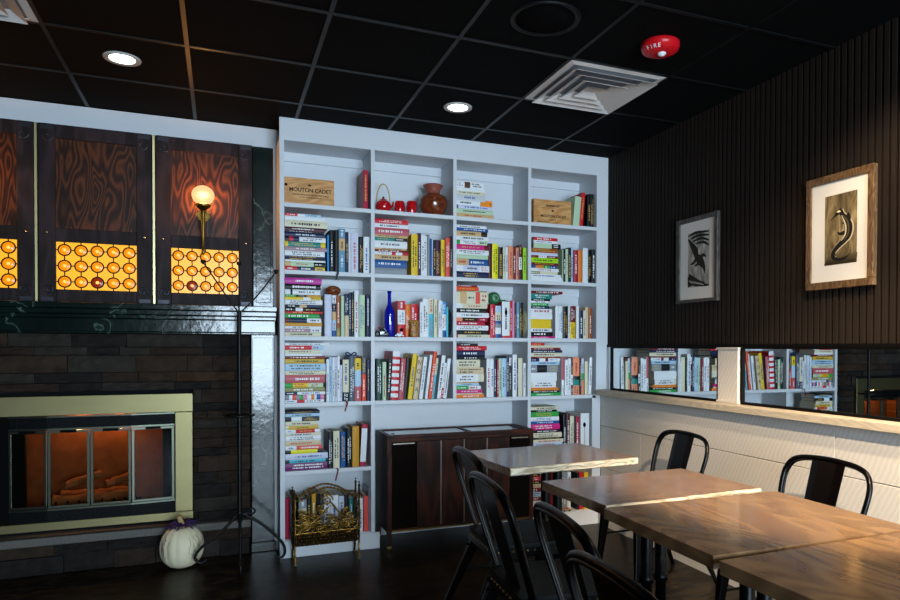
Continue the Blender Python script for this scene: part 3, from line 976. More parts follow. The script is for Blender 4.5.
# plates on edge at the right of two cells
def edge_plate(px, py, zoom, r_px, zsh, col, label, y=.11):
    zx, zy, zs = zoom; c = at(zx+px/zs, zy+py/zs, 'Y', y); r_ = c.z - zsh - .001
    if r_ < .03: r_ = .06
    t = thing('plate', (min(c.x, cellx(2 if col == 'dark' else 3)[1]-.014), y, zsh+r_+.0006), label, 'plate')
    a = MB().lathe([(r_, .010), (r_*.96, .012), (r_*.7, .003), (r_*.65, 0), (1e-5, 0), ], (0, 0, 0), mat('plate_'+col, {'dark': '3a3a38', 'painted': 'cfc9a2'}[col], .2, coat=.5), 36, 'X')
    a.lathe([(r_, .010), (r_*.96, .0085), (r_*.7, -.001), (r_*.6, -.004), (1e-5, -.004)], (0, 0, 0), mat('plate_'+col, 'cfc9a2'), 36, 'X')
    a.build('dish', t)
    q = MB(); m = mat('plate_motif', 'c9a822', .3)
    for i in range(8):
        an = i*PI/4; q.ball((.0, math.cos(an)*r_*.82, math.sin(an)*r_*.82), r_*.09, m, 8, (.15, 1, 1))
    if col == 'painted': q.build('rim_motif', t, loc=(-.0005, 0, 0))
    return t
edge_plate(757, 430, (368, 275, 8.96), 0, z0, 'dark', 'dark round plate standing on edge at the right of the third shelf, second column')
edge_plate(722, 420, (450, 278, 9.37), 0, z0, 'painted', 'painted plate standing on edge at the right of the third shelf, third column')
# green ornament on the upright books, third column
P = lambda x, y, Y=.07: at(450 + x/9.37, 278 + y/9.37, 'Y', Y)
GRN = mat('green_ceramic', '2f6b45', .3, noise=.3, scale=50, coat=.4)
zt = max(SZ[3]+BOOKS[(3, 3, i)][1] for i in (0, 1))
c = P(412, 185); r_ = (P(468, 185).x - P(352, 185).x)/2
t = thing('ceramic_ornament', (c.x, .075, zt), 'round green ceramic ornament with a pointed tail on books, third shelf, third column', 'ornament')
MB().ball((0, 0, r_*.98), r_, GRN, 24, (1, .8, .97)).build('body', t)
MB().tube([(math.cos(i*PI/8)*r_*.45, -r_*.72, r_*.98 + math.sin(i*PI/8)*r_*.45) for i in range(16)], r_*.1, mat('pale_green_ceramic', '6c9a74', .3), 8, closed=True).build('ring', t)['label'] = 'paler raised ring'
MB().tube(smooth_path([(r_*.7, 0, r_*.7), (r_*1.3, 0, r_*.55), (r_*2.0, 0, r_*.6), (r_*2.7, 0, r_*.4)], 4), [r_*.3]*4+[r_*.22]*4+[r_*.12]*4+[.001], GRN, 8).build('tail', t)
MB().tube(smooth_path([(-r_*.6, 0, r_*1.5), (-r_*1.0, 0, r_*1.55), (-r_*1.15, 0, r_*1.3)], 4), r_*.13, GRN, 8).build('handle', t)
# dark blue bow on the fourth shelf books
P = lambda x, y, Y=.07: at(280 + x/8, 335 + y/8, 'Y', Y)
zt = max(SZ[4]+BOOKS[(4, 1, i)][1] for i in range(6, 10)); c = P(570, 150)
NVY = mat('navy_ribbon', '15305a', .55)
t = thing('ribbon_bow', (c.x, .08, zt), 'dark blue ribbon bow lying on upright books, fourth shelf, first column', 'bow')
for sg in (-1, 1):
    MB().tube(smooth_path([(0, 0, .007), (sg*.02, 0, .024), (sg*.035, 0, .016), (sg*.02, 0, .006), (0, 0, .007)], 4), .0045, NVY, 6).build('loop', t)
    MB().tube([(0, 0, .006), (sg*.02, -.02, .0035), (sg*.045, -.03, .0035)], .003, NVY, 6).build('tail', t)
MB().ball((0, 0, .009), .008, NVY, 10).build('knot', t)
# toy car on the bottom shelf under the tables
P = lambda x, y, Y=.02: at(525 + x/9.23, 460 + y/9.23, 'Y', Y)
c = P(372, 430)
t = thing('toy_truck', (c.x, -.001+.004, SZ[6]), 'beige and red toy truck on the bottom shelf below the tables', 'toy'); t.location.y = .004
carshape(t, 1.15, mat('toy_beige', '9b8a72', .4), mat('toy_red', 'b01a22'))
# ------------------------------------------------------------------ fireplace wall
FY = .262           # face of the wall finishes
# ledger stone around the firebox
STN = [mat('stone_%s' % n, c, .85, noise=.6, scale=16, bump=1., spec=.12) for n, c in (('umber', '2a211b'), ('slate', '1e1b1a'), ('brown', '30261e'), ('rust', '3a291d'), ('grey', '2d2824'))]
rs = random.Random(3)
def stones(mb, x0, x1, z0, z1, yf, hole=None):
    z = z0
    while z < z1 - .01:
        hh = rs.choice([.05, .06, .075, .085, .1]);
        if z + hh > z1 - .03: hh = z1 - z
        x = x0 - rs.uniform(0, .2)
        while x < x1:
            l = rs.uniform(.14, .42); a, b_ = max(x, x0), min(x+l, x1); x += l
            if b_ - a < .012: continue
            spans = [(a, b_)]
            if hole and z + hh > hole[2] + .001 and z < hole[3] - .001:
                spans = []
                if a < hole[0]: spans.append((a, min(b_, hole[0])))
                if b_ > hole[1]: spans.append((max(a, hole[1]), b_))
            for p_, q_ in spans:
                if q_ - p_ < .01: continue
                y = yf - rs.uniform(0, .016); g_ = .0015; m = rs.choices(STN, [5, 4, 2, .4, 3])[0]
                j = [rs.uniform(-.003, .003) for _ in range(4)]
                nx_, nz_ = max(3, int((q_-p_)/.035)), 4; vs = []; jx = lambda: rs.uniform(-.004, .004)
                for iz in range(nz_+1):
                    for ix in range(nx_+1):
                        edge = ix in (0, nx_) or iz in (0, nz_)
                        xx = p_+g_ + (q_-p_-2*g_)*ix/nx_; zz = z+g_ + (hh-2*g_)*iz/nz_
                        if edge: vs.append((xx, y+.007+rs.uniform(-.002, .003), zz))
                        else: vs.append((xx+jx(), y+rs.uniform(-.006, .006), zz+jx()))
                w_ = nx_+1
                fs = [(iz*w_+ix, iz*w_+ix+1, (iz+1)*w_+ix+1, (iz+1)*w_+ix) for iz in range(nz_) for ix in range(nx_)]
                rim = [ix for ix in range(w_)] + [iz*w_+nx_ for iz in range(1, nz_+1)] + [nz_*w_+ix for ix in range(nx_-1, -1, -1)] + [iz*w_ for iz in range(nz_-1, 0, -1)]
                o_ = len(vs); vs += [(vs[i][0], YB-.001, vs[i][2]) for i in rim]; k_ = len(rim)
                fs += [(rim[(i+1) % k_], rim[i], o_+i, o_+(i+1) % k_) for i in range(k_)]
                mb.add(vs, fs, m)
        z += hh
SL, SR = -3.2, -.163
IX0, IX1, IZ0, IZ1 = -1.80, -.492, .243, 1.013      # firebox surround
mb = MB(); stones(mb, SL, SR, .215, 1.372, .232, (IX0-.002, IX1+.002, IZ0-.05, IZ1+.002)); stones(mb, SL, SR, .0, .168, .19)
struct(mb.build('wall_stone'))
HS = mat('hearth_granite', '57544f', .6, noise=.5, scale=120, bump=.5)
struct(MB().box(SL, SR-.0, .168, YB-.002, .169, .2145, HS).build('trim_8', bevel=.004))

# marble mantelpiece
mp = thing('mantelpiece', (-.8, .25, 0), 'dark green veined marble mantelpiece around the stone fireplace', 'mantelpiece')
def mpart(name, *bx, bev=.004):
    q = MB()
    for x0, x1, y0, y1, z0, z1 in bx: q.box(x0+.8, x1+.8, y0-.25, y1-.25, z0, z1, MARBLE)
    o = q.build(name, mp, bevel=bev); return o
mpart('mantel_shelf', (SL, -.006, .105, YB-.001, 1.515, 1.548))
mpart('shelf_moulding', (SL, -.008, .135, YB-.001, 1.485, 1.5145), (SL, -.008, .165, YB-.001, 1.462, 1.4845))
mpart('frieze', (SL, -.012, .185, YB-.001, 1.385, 1.4615))
mpart('frieze_moulding', (SL, -.012, .175, YB-.001, 1.373, 1.3845))
mpart('pilaster', (-.155, -.02, .205, YB-.001, .06, 1.3725), (-.149, -.026, .2, .2048, .30, 1.355))
mpart('plinth', (-.16, -.008, .185, YB-.001, 0, .0595))
ub = thing('marble_column', (-.081, FY, 1.5485), 'dark green marble column between the wooden panels and the bookcase, above the mantel', 'column')
q = MB().box(-.061, .061, -.02, YB-FY-.001, 0, 1.02, MARBLE); q.build('shaft', ub, bevel=.003)
MB().box(-.045, .045, -.026, -.0203, .03, .99, MARBLE).build('raised_panel', ub, bevel=.003)

# fireplace insert (recess box, brass surround, louvres, glass bifold doors)
FBK = mat('firebox_black', '040404', .7, spec=.06)
BRICK = mat('firebox_brick', '6a3a1c', .8, spec=.1, noise=.5, scale=18, bump=.8)
MESHB = mat('hammered_black_steel', '101213', .45, metal=.5, spec=.1, noise=.5, scale=160, bump=.9)
STEEL = mat('polished_door_trim', '50544a', .38, metal=1., noise=.1)
ins = thing('fireplace_insert', (-1.15, .23, IZ0), 'brass framed fireplace insert with glass doors in the dark stone wall', 'fireplace')
X = lambda x: x + 1.15
q = MB(); y0, y1 = -.018, .006
q.box(X(IX0), X(IX1), y0, y1, .657, .77, brass); q.box(X(IX0), X(IX1), y0, y1, 0, .048, brass)
q.box(X(-.592), X(IX1)-.002, y0+.001, y1, .0485, .6565, brass); q.box(X(IX0)+.002, X(-1.70), y0+.001, y1, .0485, .6565, brass)
q.build('brass_surround', ins, bevel=.003)
IL, IR = -1.44, -.592                  # visible opening
q = MB(); q.box(X(-1.70), X(IL), -.001, .006, .0485, .6565, FBK)
q.build('side_filler', ins)
zt0, zt1 = .575, .655; zb0, zb1 = .05, .125
# bowed front: centre section forward, ends angled back
BX = [(-1.25, -.022), (-.826, -.022), (-.594, .004)]
def strip(z0, z1, m, name, dy=0., t=.012):
    q = MB()
    pts = [(X(-1.44), .004+dy), (X(-1.25), -.022+dy), (X(-.826), -.022+dy), (X(-.594), .004+dy)]
    q.prism(pts + [(x, y+t) for x, y in pts[::-1]], 'Z', z0, z1, m); return q
strip(zt0, zt1, MESHB, 'top').build('top_louvre', ins, bevel=.002)
strip(zb0, zb1, MESHB, 'bot').build('bottom_louvre', ins, bevel=.002)
for z0, z1 in ((zt1-.008, zt1), (zt0, zt0+.01), (zb1-.01, zb1)): strip(z0, z1, STEEL, 't', -.004, .004).build('louvre_trim', ins)
GLS = thin_glass('door_glass', 'd8d8d0')
def door(xa, ya, xb, yb):
    a = Vector((X(xa), ya, 0)); b_ = Vector((X(xb), yb, 0)); d = (b_-a); L_ = d.length; d.normalize(); n = Vector((d.y, -d.x, 0))
    f = MB(); z0, z1 = .128, .572; fw_ = .014
    for s0, s1, u0, u1 in ((0, L_, z0, z0+fw_), (0, L_, z1-fw_, z1), (0, fw_, z0+fw_, z1-fw_), (L_-fw_, L_, z0+fw_, z1-fw_)):
        c = a + d*((s0+s1)/2) + Vector((0, 0, (u0+u1)/2)); f.obox(c, d*(s1-s0)/2, n*.006, (0, 0, (u1-u0)/2), STEEL)
    o = f.build('glass_door', ins, bevel=.0015)
    g_ = MB(); c = a + d*(L_/2) + Vector((0, 0, (z0+z1)/2)); vs = [c - d*(L_/2-fw_) + Vector((0, 0, s)) for s in (-(z1-z0)/2+fw_, (z1-z0)/2-fw_)] + [c + d*(L_/2-fw_) + Vector((0, 0, s)) for s in ((z1-z0)/2-fw_, -(z1-z0)/2+fw_)]
    g_.add(vs, [(0, 3, 2, 1)], GLS); g_.build('pane', o)
    h_ = MB(); c2 = a + d*(L_/2) + Vector((0, 0, z1-.004)) + n*.012
    h_.obox(c2, d*.04, n*.005, (0, 0, .007), FBK); h_.build('handle', o)
door(-1.438, .004, -1.252, -.018); door(-1.248, -.02, -1.040, -.02); door(-1.036, -.02, -.828, -.02); door(-.824, -.018, -.598, .004)
# firebox: brick lined recess built behind the wall face
fb = MB(); D = .42
fb.box(X(-1.50), X(-.56), D, D+.02, .03, .68, BRICK); fb.box(X(-1.50), X(-1.46), .062, D, .03, .68, BRICK); fb.box(X(-.60), X(-.56), .062, D, .03, .68, BRICK)
fb.box(X(-1.50), X(-.56), .062, D, .03, .05, FBK); fb.box(X(-1.50), X(-.56), .062, D, .66, .68, FBK)
fb.build('firebox', ins)
MB().box(X(-1.4595), X(-1.375), .0625, .10, .051, .659, FBK).box(X(-.665), X(-.6005), .0625, .10, .051, .659, FBK).build('side_flange', ins)
# mortar joints of the refractory lining
mj = MB(); MJ = mat('mortar', '8f6a45', .9)
for sx in (-1.459, -.601):
    for i in range(7):
        z = .06 + i*.085; mj.box(X(sx)-.001, X(sx)+.001, .065, D, z, z+.005, MJ)
mj.build('brick_joint', ins)
gr = MB()
for i in range(9):
    x = X(-1.30 + i*.06); gr.tube([(x, .14, .13), (x, .12, .085), (x, .34, .085)], .006, FBK, 6)
for y in (.14, .32): gr.tube([(X(-1.33), y, .078), (X(-.79), y, .078)], .006, FBK, 6)
for x in (-1.3, -.82):
    for y in (.14, .32): gr.tube([(X(x), y, .05), (X(x), y, .08)], .006, FBK, 6)
gr.build('grate', ins)
BARK = mat('charred_log', '7a4420', .9, noise=.7, scale=25, bump=1.2)
EMB = emit('embers', 'ff5a10', 1.2)
lg = [((-1.27, .185, .332+.02), (-.86, .205, .337+.02), .034, 'thick charred log at the front of the fireplace grate'), ((-1.24, .30, .336+.02), (-.84, .305, .338+.02), .036, 'thick charred log at the back of the fireplace grate'),
      ((-1.22, .21, .405+.025), (-1.02, .28, .46+.03), .026, 'charred log leaning left in the fireplace, on the two thick logs'), ((-.99, .21, .405+.025), (-.84, .28, .47), .024, 'charred log leaning right in the fireplace, on the two thick logs')]
for k, (a, b_, r_, lab) in enumerate(lg):
    a = Vector(a) + Vector((0, .23, .02)); b_ = Vector(b_) + Vector((0, .23, .02)); c = (a+b_)/2; c.z = min(a.z, b_.z) - r_
    rr = random.Random(k); n = 10; pts = [a.lerp(b_, i/n) - c + Vector((rr.uniform(-.006, .006), 0, rr.uniform(-.006, .006))) for i in range(n+1)]
    tag(MB().tube(pts, [r_*rr.uniform(.85, 1.1) for _ in pts], BARK, 10).build('log', loc=c), lab, 'log', 'logs in the fireplace')
# wooden cabinet panels with leaded amber glass above the mantel
DKW = wood('smoked_oak_frame', '17100f', '241a1b', '34272a', 'Z', 2., .55, bump=.2, spec=.15, ring=2)
FIGW = wood('figured_walnut', '150904', '361a0c', '623417', 'Z', 2., .4, coat=.1, ring=7, spec=.2)
PEW = mat('pewter_scroll', '3a3a40', .4, metal=.8)
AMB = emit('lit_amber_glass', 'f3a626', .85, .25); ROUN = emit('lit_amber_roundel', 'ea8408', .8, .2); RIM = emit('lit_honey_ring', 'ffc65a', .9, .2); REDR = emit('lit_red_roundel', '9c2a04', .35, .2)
LEAD = mat('lead_came', '17120c', .5, metal=.3)
STUD = mat('bright_stud', 'c8b78a', .25, metal=1.)
def wall_panel(x0, x1, label, redspot=None, mir=False):
    z0, z1 = 1.5485, 2.572; t = thing('wooden_wall_panel', ((x0+x1)/2, FY, z0), label, 'panel', 'wooden panels above the mantel')
    w_ = (x1-x0)/2; hh = z1 - z0; fx = .082; gz0, gz1 = .078, .352; wz0, wz1 = .43, .945
    q = MB(); yb = YB-FY-.001
    q.box(-w_, -w_+fx, -.022, yb, 0, hh, DKW); q.box(w_-fx, w_, -.022, yb, 0, hh, DKW)
    q.box(-w_+fx, w_-fx, -.022, yb, 0, gz0, DKW); q.box(-w_+fx, w_-fx, -.022, yb, gz1, wz0, DKW); q.box(-w_+fx, w_-fx, -.022, yb, wz1, hh, DKW)
    q.build('frame', t, bevel=.003)
    MB().box(-w_+fx-.002, w_-fx+.002, -.008, yb-.002, wz0-.002, wz1+.002, FIGW).build('wood_panel', t)
    gx0, gx1 = -w_+fx, w_-fx; gw = gx1-gx0; gh = gz1-gz0
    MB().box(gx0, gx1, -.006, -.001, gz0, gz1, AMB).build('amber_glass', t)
    ro = MB(); ld = MB(); nx, nz = 5, 3; dx, dz = gw/nx, gh/nz
    for i in range(nx):
        for j in range(nz):
            c = (gx0 + dx*(i+.5), -.0075, gz0 + dz*(j+.5)); rad = min(dx, dz)*.37
            m = REDR if redspot == (i, j) else ROUN
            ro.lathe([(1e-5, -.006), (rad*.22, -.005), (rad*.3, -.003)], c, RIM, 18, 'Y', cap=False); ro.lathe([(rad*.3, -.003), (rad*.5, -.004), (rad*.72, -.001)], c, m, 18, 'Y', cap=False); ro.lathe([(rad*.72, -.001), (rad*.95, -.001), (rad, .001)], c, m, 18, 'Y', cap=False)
            ld.tube([(c[0]+math.cos(a*PI/10)*rad*1.04, -.009, c[2]+math.sin(a*PI/10)*rad*1.04) for a in range(20)], .0042, LEAD, 6, closed=True)
    for i in range(nx):
        x = gx0 + dx*(i+.5)
        for j in range(nz+1):
            a = gz0 + dz*(j-.5) + min(dx, dz)*.37; b_ = gz0 + dz*(j+.5) - min(dx, dz)*.37
            a = max(a, gz0); b_ = min(b_, gz1); ld.box(x-.003, x+.003, -.011, -.006, a, b_, LEAD)
    for j in range(nz):
        z = gz0 + dz*(j+.5)
        for i in range(nx+1):
            a = gx0 + dx*(i-.5) + min(dx, dz)*.37; b_ = gx0 + dx*(i+.5) - min(dx, dz)*.37
            a = max(a, gx0); b_ = min(b_, gx1); ld.box(a, b_, -.011, -.006, z-.003, z+.003, LEAD)
    ro.build('glass_roundels', t); ld.build('lead_came', t)
    for sx in (-1, 1):
        for z, sz in ((.075, 1), (hh-.075, -1)):
            x = sx*(w_-.04); q = MB()
            pts = [(x + sx*.028*math.cos(a)*(1-a/9) - sx*.01, -.026, z + sz*(.028*math.sin(a)*(1-a/9))) for a in [i*.55 for i in range(13)]]
            q.tube(pts, .005, PEW, 6); q.box(x-.03, x+.03, -.025, -.0221, z-sz*.055-.012, z-sz*.055+.012, PEW); q.build('iron_scroll', t)
        MB().ball((sx*(w_-.04), -.023, .40), .0085, STUD, 10).build('stud', t)
    return t
wall_panel(-1.905, -1.312, 'leftmost dark wooden panel with amber roundel glass, cut off by the photo edge')
wall_panel(-1.290, -.714, 'dark wooden panel with amber roundel glass between two brass strips', (2, 0))
wall_panel(-.692, -.145, 'dark wooden panel with amber roundel glass behind the globe wall lamp', (1, 0))
for x, lab in ((-1.301, 'upright brass strip left of the middle wooden panel'), (-.703, 'upright brass strip between the middle panel and the lamp panel')):
    t = tag(MB().prism([(-.008, 0), (-.006, -.03), (.006, -.03), (.008, 0)], 'Z', 0, 1.02, mat('polished_brass', 'd8cf9c', .38, metal=1.)).build('brass_strip', loc=(x, FY, 1.5488)), lab, 'trim strip', 'brass strips')

# globe wall lamp
E_GLOBE = 24.
GLOBE = emit('lit_globe_glass', 'ffdc9c', .95); nt = GLOBE.node_tree; nt.nodes['Principled BSDF'].inputs['Base Color'].default_value = (0, 0, 0, 1); tr = nt.nodes.new('ShaderNodeBsdfTransparent'); mx = nt.nodes.new('ShaderNodeMixShader'); mx.inputs[0].default_value = .75
nt.links.new(tr.outputs[0], mx.inputs[1]); nt.links.new(nt.nodes['Principled BSDF'].outputs[0], mx.inputs[2]); nt.links.new(mx.outputs[0], nt.nodes['Material Output'].inputs['Surface'])
def sconce(x, label):
    t = thing('wall_lamp', (x, FY-.022, 2.02), label, 'lamp'); y = -.075
    MB().lathe([(.036, -.012), (.036, -.008), (.028, 0)], (0, 0, .085), agedbrass, 24, 'Y').build('backplate', t)
    q = MB(); q.tube(smooth_path([(0, -.008, .085), (0, y*.6, .075), (0, y, .10)], 5), .007, agedbrass, 10)
    q.lathe([(.003, -.165), (.009, -.155), (.011, -.14), (.006, -.13), (.009, -.05), (.013, .05), (.010, .08), (.014, .1), (.008, .115)], (0, y, 0), agedbrass, 16)
    for sg in (-1, 1): q.tube([(sg*.012, y, .10)] + [(sg*(.022+.014*math.cos(a)), y, .075+.014*math.sin(a)) for a in [1.5, .6, -.3, -1.2, -2.1]], .0035, agedbrass, 6)
    q.build('arm', t)
    MB().lathe([(.010, .10), (.022, .11), (.034, .122), (.046, .138), (.040, .1425), (1e-5, .1425)], (0, y, 0), agedbrass, 24).build('cup', t)
    MB().lathe([(.035, .143)] + [(.064*math.sin(a), .196 - .059*math.cos(a)) for a in [.6 + i*(PI-.6)/14 for i in range(15)]], (0, y, 0), GLOBE, 28).build('globe', t)
    l = bpy.data.lights.new('globe_bulb', 'POINT'); l.energy = E_GLOBE; l.color = (1, .43, .12); l.shadow_soft_size = .03
    lo = bpy.data.objects.new('globe_bulb', l); COL.objects.link(lo); lo.location = (x, FY-.022+y, 2.21)
    return t
sconce(-.430, 'brass wall lamp with a glowing globe on the wooden panel near the bookcase')
sconce(-1.66, 'brass wall lamp with a glowing globe on the leftmost wooden panel')

# iron candle stand
cx, cy = -.234, -.12
PL = lambda px, py, y=cy: at(px, py, 'Y', y)
t = thing('candle_stand', (cx, cy, 0), 'tall black wrought iron candle stand in front of the marble pilaster', 'candle stand')
zt = PL(240, 312).z; zh = PL(240, 512).z
MB().lathe([(.0125, zh-.06), (.0125, zt)], (0, 0, 0), iron, 12).build('pole', t)
zd = PL(240, 416).z
MB().lathe([(.085, 0), (.088, .008), (.02, .012), (.02, -.008), (.085, 0)], (0, 0, zd), iron, 28).build('tray', t)
def arm(px, py, bend, dy=0.):
    e = PL(px, py, cy+dy); q = MB(); e = Vector((e.x-cx, dy, e.z)); s_ = Vector((0, 0, zt-.01))
    m_ = s_.lerp(e, .5) + Vector(bend); pts = smooth_path([s_, m_, e], 8); q.tube(pts, .0042, iron, 8)
    o = q.build('branch', t); MB().lathe([(.004, -.012), (.014, 0), (.013, .012), (.008, .012), (1e-5, .004)], e, iron, 14).build('candle_cup', o)
arm(203, 262, (.012, 0, -.02)); arm(276, 272, (-.005, 0, -.02)); arm(239, 264, (0, -.01, 0), -.02)
def leg(pts):
    MB().tube(smooth_path(pts, 6), .0085, iron, 8).build('leg', t)
def cw(px, py, y=cy): p_ = PL(px, py, y); return Vector((p_.x-cx, y-cy, p_.z))
leg([(0, 0, zh-.02), (0.01, 0, zh+.035), (.03, 0, zh+.02), (.02, 0, zh-.005)][:0] + [(.0, -.002, zh), cw(222, 531), cw(203, 546), cw(195, 557)-Vector((0, 0, .0)), cw(200, 563), (cw(207, 560))])
leg([(.0, .0, zh), cw(262, 524), cw(281, 541), cw(285, 551), cw(282, 557), cw(277, 557)])
leg([(0, 0, zh), (0, -.05, zh*.75), (0, -.12, zh*.28), (0, -.15, .06), (0, -.15, .012), (0, -.135, .009)])
q = MB(); c = cw(252, 511)
q.tube([c + Vector((.016*math.cos(a), 0, .016*math.sin(a))) for a in [i*PI/8 for i in range(16)]], .006, iron, 8, closed=True)
q.tube([(0, 0, zh-.01), c - Vector((.01, 0, .012))], .006, iron, 8); q.build('scroll', t)
MB().ball((0, 0, zh-.005), .018, iron, 14).build('hub', t)

# white pumpkin
c = at(182, 566, 'Z', 0); pc = Vector((-.548, .05, 0))
PUMP = mat('pale_pumpkin_skin', 'd8ceae', .5, noise=.12, scale=9, bump=.2)
t = thing('pumpkin', pc, 'white pumpkin with a purple tulle ribbon on the floor by the hearth', 'pumpkin')
R0, HH = .121, .245; mb = MB(); n = 72; prof = 20; vs = []
for i in range(prof+1):
    th = PI*i/prof; r_ = R0*(math.sin(th)**.75)
    z = HH/2 - math.cos(th)*HH/2
    dip = 0
    for k in range(n):
        a = 2*PI*k/n; rb = 1 - .045*abs(math.cos(a*7))**6
        zz = z - (.022*math.exp(-(r_/.03)**2) if i > prof/2 else -.012*math.exp(-(r_/.03)**2))
        vs.append((r_*rb*math.cos(a), r_*rb*math.sin(a), max(.0005, zz)))
mb.add(vs, [(i*n+k, i*n+(k+1) % n, (i+1)*n+(k+1) % n, (i+1)*n+k) for i in range(prof) for k in range(n)], PUMP, True)
cr = mb; CRK = mat('pumpkin_crackle', '6e4d4a', .7); rr = random.Random(5)
for k in range(12):
    a0 = -PI/2 + rr.uniform(-1.3, 1.3); pts = []; th = rr.uniform(1.9, 2.4)
    for s_ in range(9):
        th -= rr.uniform(.05, .14); a0 += rr.uniform(-.07, .07); r_ = R0*(math.sin(th)**.75)*(1 - .045*abs(math.cos(a0*7))**6)+.0006
        pts.append((r_*math.cos(a0), r_*math.sin(a0), HH/2 - math.cos(th)*HH/2))
    cr.tube(pts, .0011, CRK, 5)
mb.build('body', t)
MB().tube(smooth_path([(0, 0, HH-.03), (-.004, 0, HH+.015), (-.012, -.004, HH+.045), (-.016, -.006, HH+.058)], 3), [.022, .021, .019, .017, .016, .015, .0145, .014, .014, .013], mat('pumpkin_stem', 'b08d62', .7, bump=.6, scale=50), 9).build('stem', t)
TUL = mat('purple_tulle', '2f1a4a', .6)
q = MB(); rr = random.Random(9)
for k in range(46):
    a = rr.uniform(0, 2*PI); r1 = rr.uniform(.05, .1); zz = HH - .012 + rr.uniform(-.004, .02); tw = rr.uniform(-.5, .5)
    pts = [(0.018*math.cos(a), .018*math.sin(a), HH+.0), (r1*.6*math.cos(a+tw*.4), r1*.6*math.sin(a+tw*.4), zz+.018), (r1*math.cos(a+tw), r1*math.sin(a+tw), zz-.004+rr.uniform(-.004, .02))]
    q.tube(smooth_path(pts, 4), [.004]*4+[.0035]*4+[.001], TUL, 5)
q.build('ribbon', t)['label'] = 'purple tulle ribbon tied round the stem'
# ------------------------------------------------------------------ ceiling fittings
LENS = emit('lit_lens', 'fff4e6', 14.)
RINGM = mat('satin_ring', 'b8b4b0', .35, noise=.03)
FIXW = mat('vent_white', 'd4cdc8', .45, noise=.05)
def downlight(x, y, label, lit=True):
    t = thing('downlight', (x, y, H-.0002), label, 'ceiling light', 'recessed ceiling lights')
    MB().lathe([(.058, -.004), (.072, -.009), (.082, -.006), (.084, -.0001), (.058, -.0001)], (0, 0, 0), RINGM, 36, cap=False).build('trim_ring', t)
    MB().lathe([(1e-5, -.0035), (.057, -.0035), (.057, -.0002), (1e-5, -.0002)], (0, 0, 0), LENS, 32).build('lens', t)
downlight(-.772, -.565, 'lit round recessed light in the ceiling above the fireplace')
downlight(.952, -.565, 'lit round recessed light in the ceiling above the bookcase')
t = thing('ceiling_speaker', (.952, -1.715, H-.0002), 'round black speaker grille set in the ceiling', 'speaker')
MB().lathe([(.128, -.003), (.142, -.010), (.150, -.007), (.152, -.0001), (.128, -.0001)], (0, 0, 0), mat('speaker_rim', '0f1012', .5, spec=.2), 48, cap=False).build('rim', t)
MB().lathe([(1e-5, -.004), (.128, -.004), (.128, -.0002), (1e-5, -.0002)], (0, 0, 0), mat('speaker_mesh', '050505', .8, spec=.05, bump=.8, scale=300), 40).build('grille', t)
def vent(x, y, label):
    t = thing('air_vent', (x, y, H-.0003), label, 'vent', 'ceiling vents'); s = .278
    def ring(a, za, b_, zb, m):
        q = MB(); A = [(-a, -a), (a, -a), (a, a), (-a, a)]; B = [(-b_, -b_), (b_, -b_), (b_, b_), (-b_, b_)]
        q.add([(p_[0], p_[1], za) for p_ in A] + [(p_[0], p_[1], zb) for p_ in B] + [(p_[0]*.985, p_[1]*.985, za+.003) for p_ in A] + [(p_[0]*.985, p_[1]*.985, zb+.003) for p_ in B],
              [(i, i+4, (i+1) % 4 + 4, (i+1) % 4) for i in range(4)] + [(8+i, 8+(i+1) % 4, 12+(i+1) % 4, 12+i) for i in range(4)] + [(i, (i+1) % 4, 8+(i+1) % 4, 8+i) for i in range(4)] + [(4+i, 12+i, 12+(i+1) % 4, 4+(i+1) % 4) for i in range(4)], m); return q
    ring(s, -.004, s-.03, -.010, FIXW).build('frame', t)
    for a, b_ in ((.247, .196), (.192, .138), (.134, .080)): ring(a, -.032, b_, -.006, FIXW).build('louvre_ring', t)
    q = MB(); q.add([(-.076, -.076, -.032), (.076, -.076, -.032), (.076, .076, -.032), (-.076, .076, -.032), (-.035, -.035, -.012), (.035, -.035, -.012), (.035, .035, -.012), (-.035, .035, -.012)], [(4, 5, 6, 7)[::-1], (0, 4, 5, 1)[::-1], (1, 5, 6, 2)[::-1], (2, 6, 7, 3)[::-1], (3, 7, 4, 0)[::-1]], FIXW); q.build('centre_cone', t)
    MB().box(-.25, .25, -.25, .25, -.002, -.0004, mat('vent_throat', '8a8c92', .6)).build('throat', t)
vent(1.528, -1.126, 'square white air vent in the black ceiling beside the red fire alarm')
vent(-1.332, -1.126, 'square white air vent cut off at the top left corner')
t = thing('fire_alarm', (1.542, -1.712, H-.0003), 'round red fire alarm with a clear strobe on the ceiling', 'fire alarm')
REDP = mat('alarm_red', 'c4121c', .3, noise=.03)
MB().lathe([(.03, -.052), (.06, -.048), (.082, -.036), (.088, -.02), (.088, -.004), (.08, -.0001)], (0, 0, 0), REDP, 40).build('body', t)
MB().ball((0.0, -.012, -.052), .02, mat('strobe_lens', 'dfe2e4', .15, coat=.6), 16, (1, 1, .7)).build('strobe', t)
dv = Vector((CAM.x-1.542, CAM.y+1.712, 0)).normalized(); rgt = Vector((-dv.y, dv.x, 0))
for i, ch in enumerate('FIRE'):
    a = (i-3.2)*.24; dd = dv*math.cos(a) + rgt*math.sin(a); rr_ = Vector((-dd.y, dd.x, 0)); nn = (dd*.75 - Vector((0, 0, .66))).normalized(); uu = nn.cross(rr_)
    words(ch, .026, LW, 'lettering', t, dd*.0765 + Vector((0, 0, -.0415)), rr_, uu)

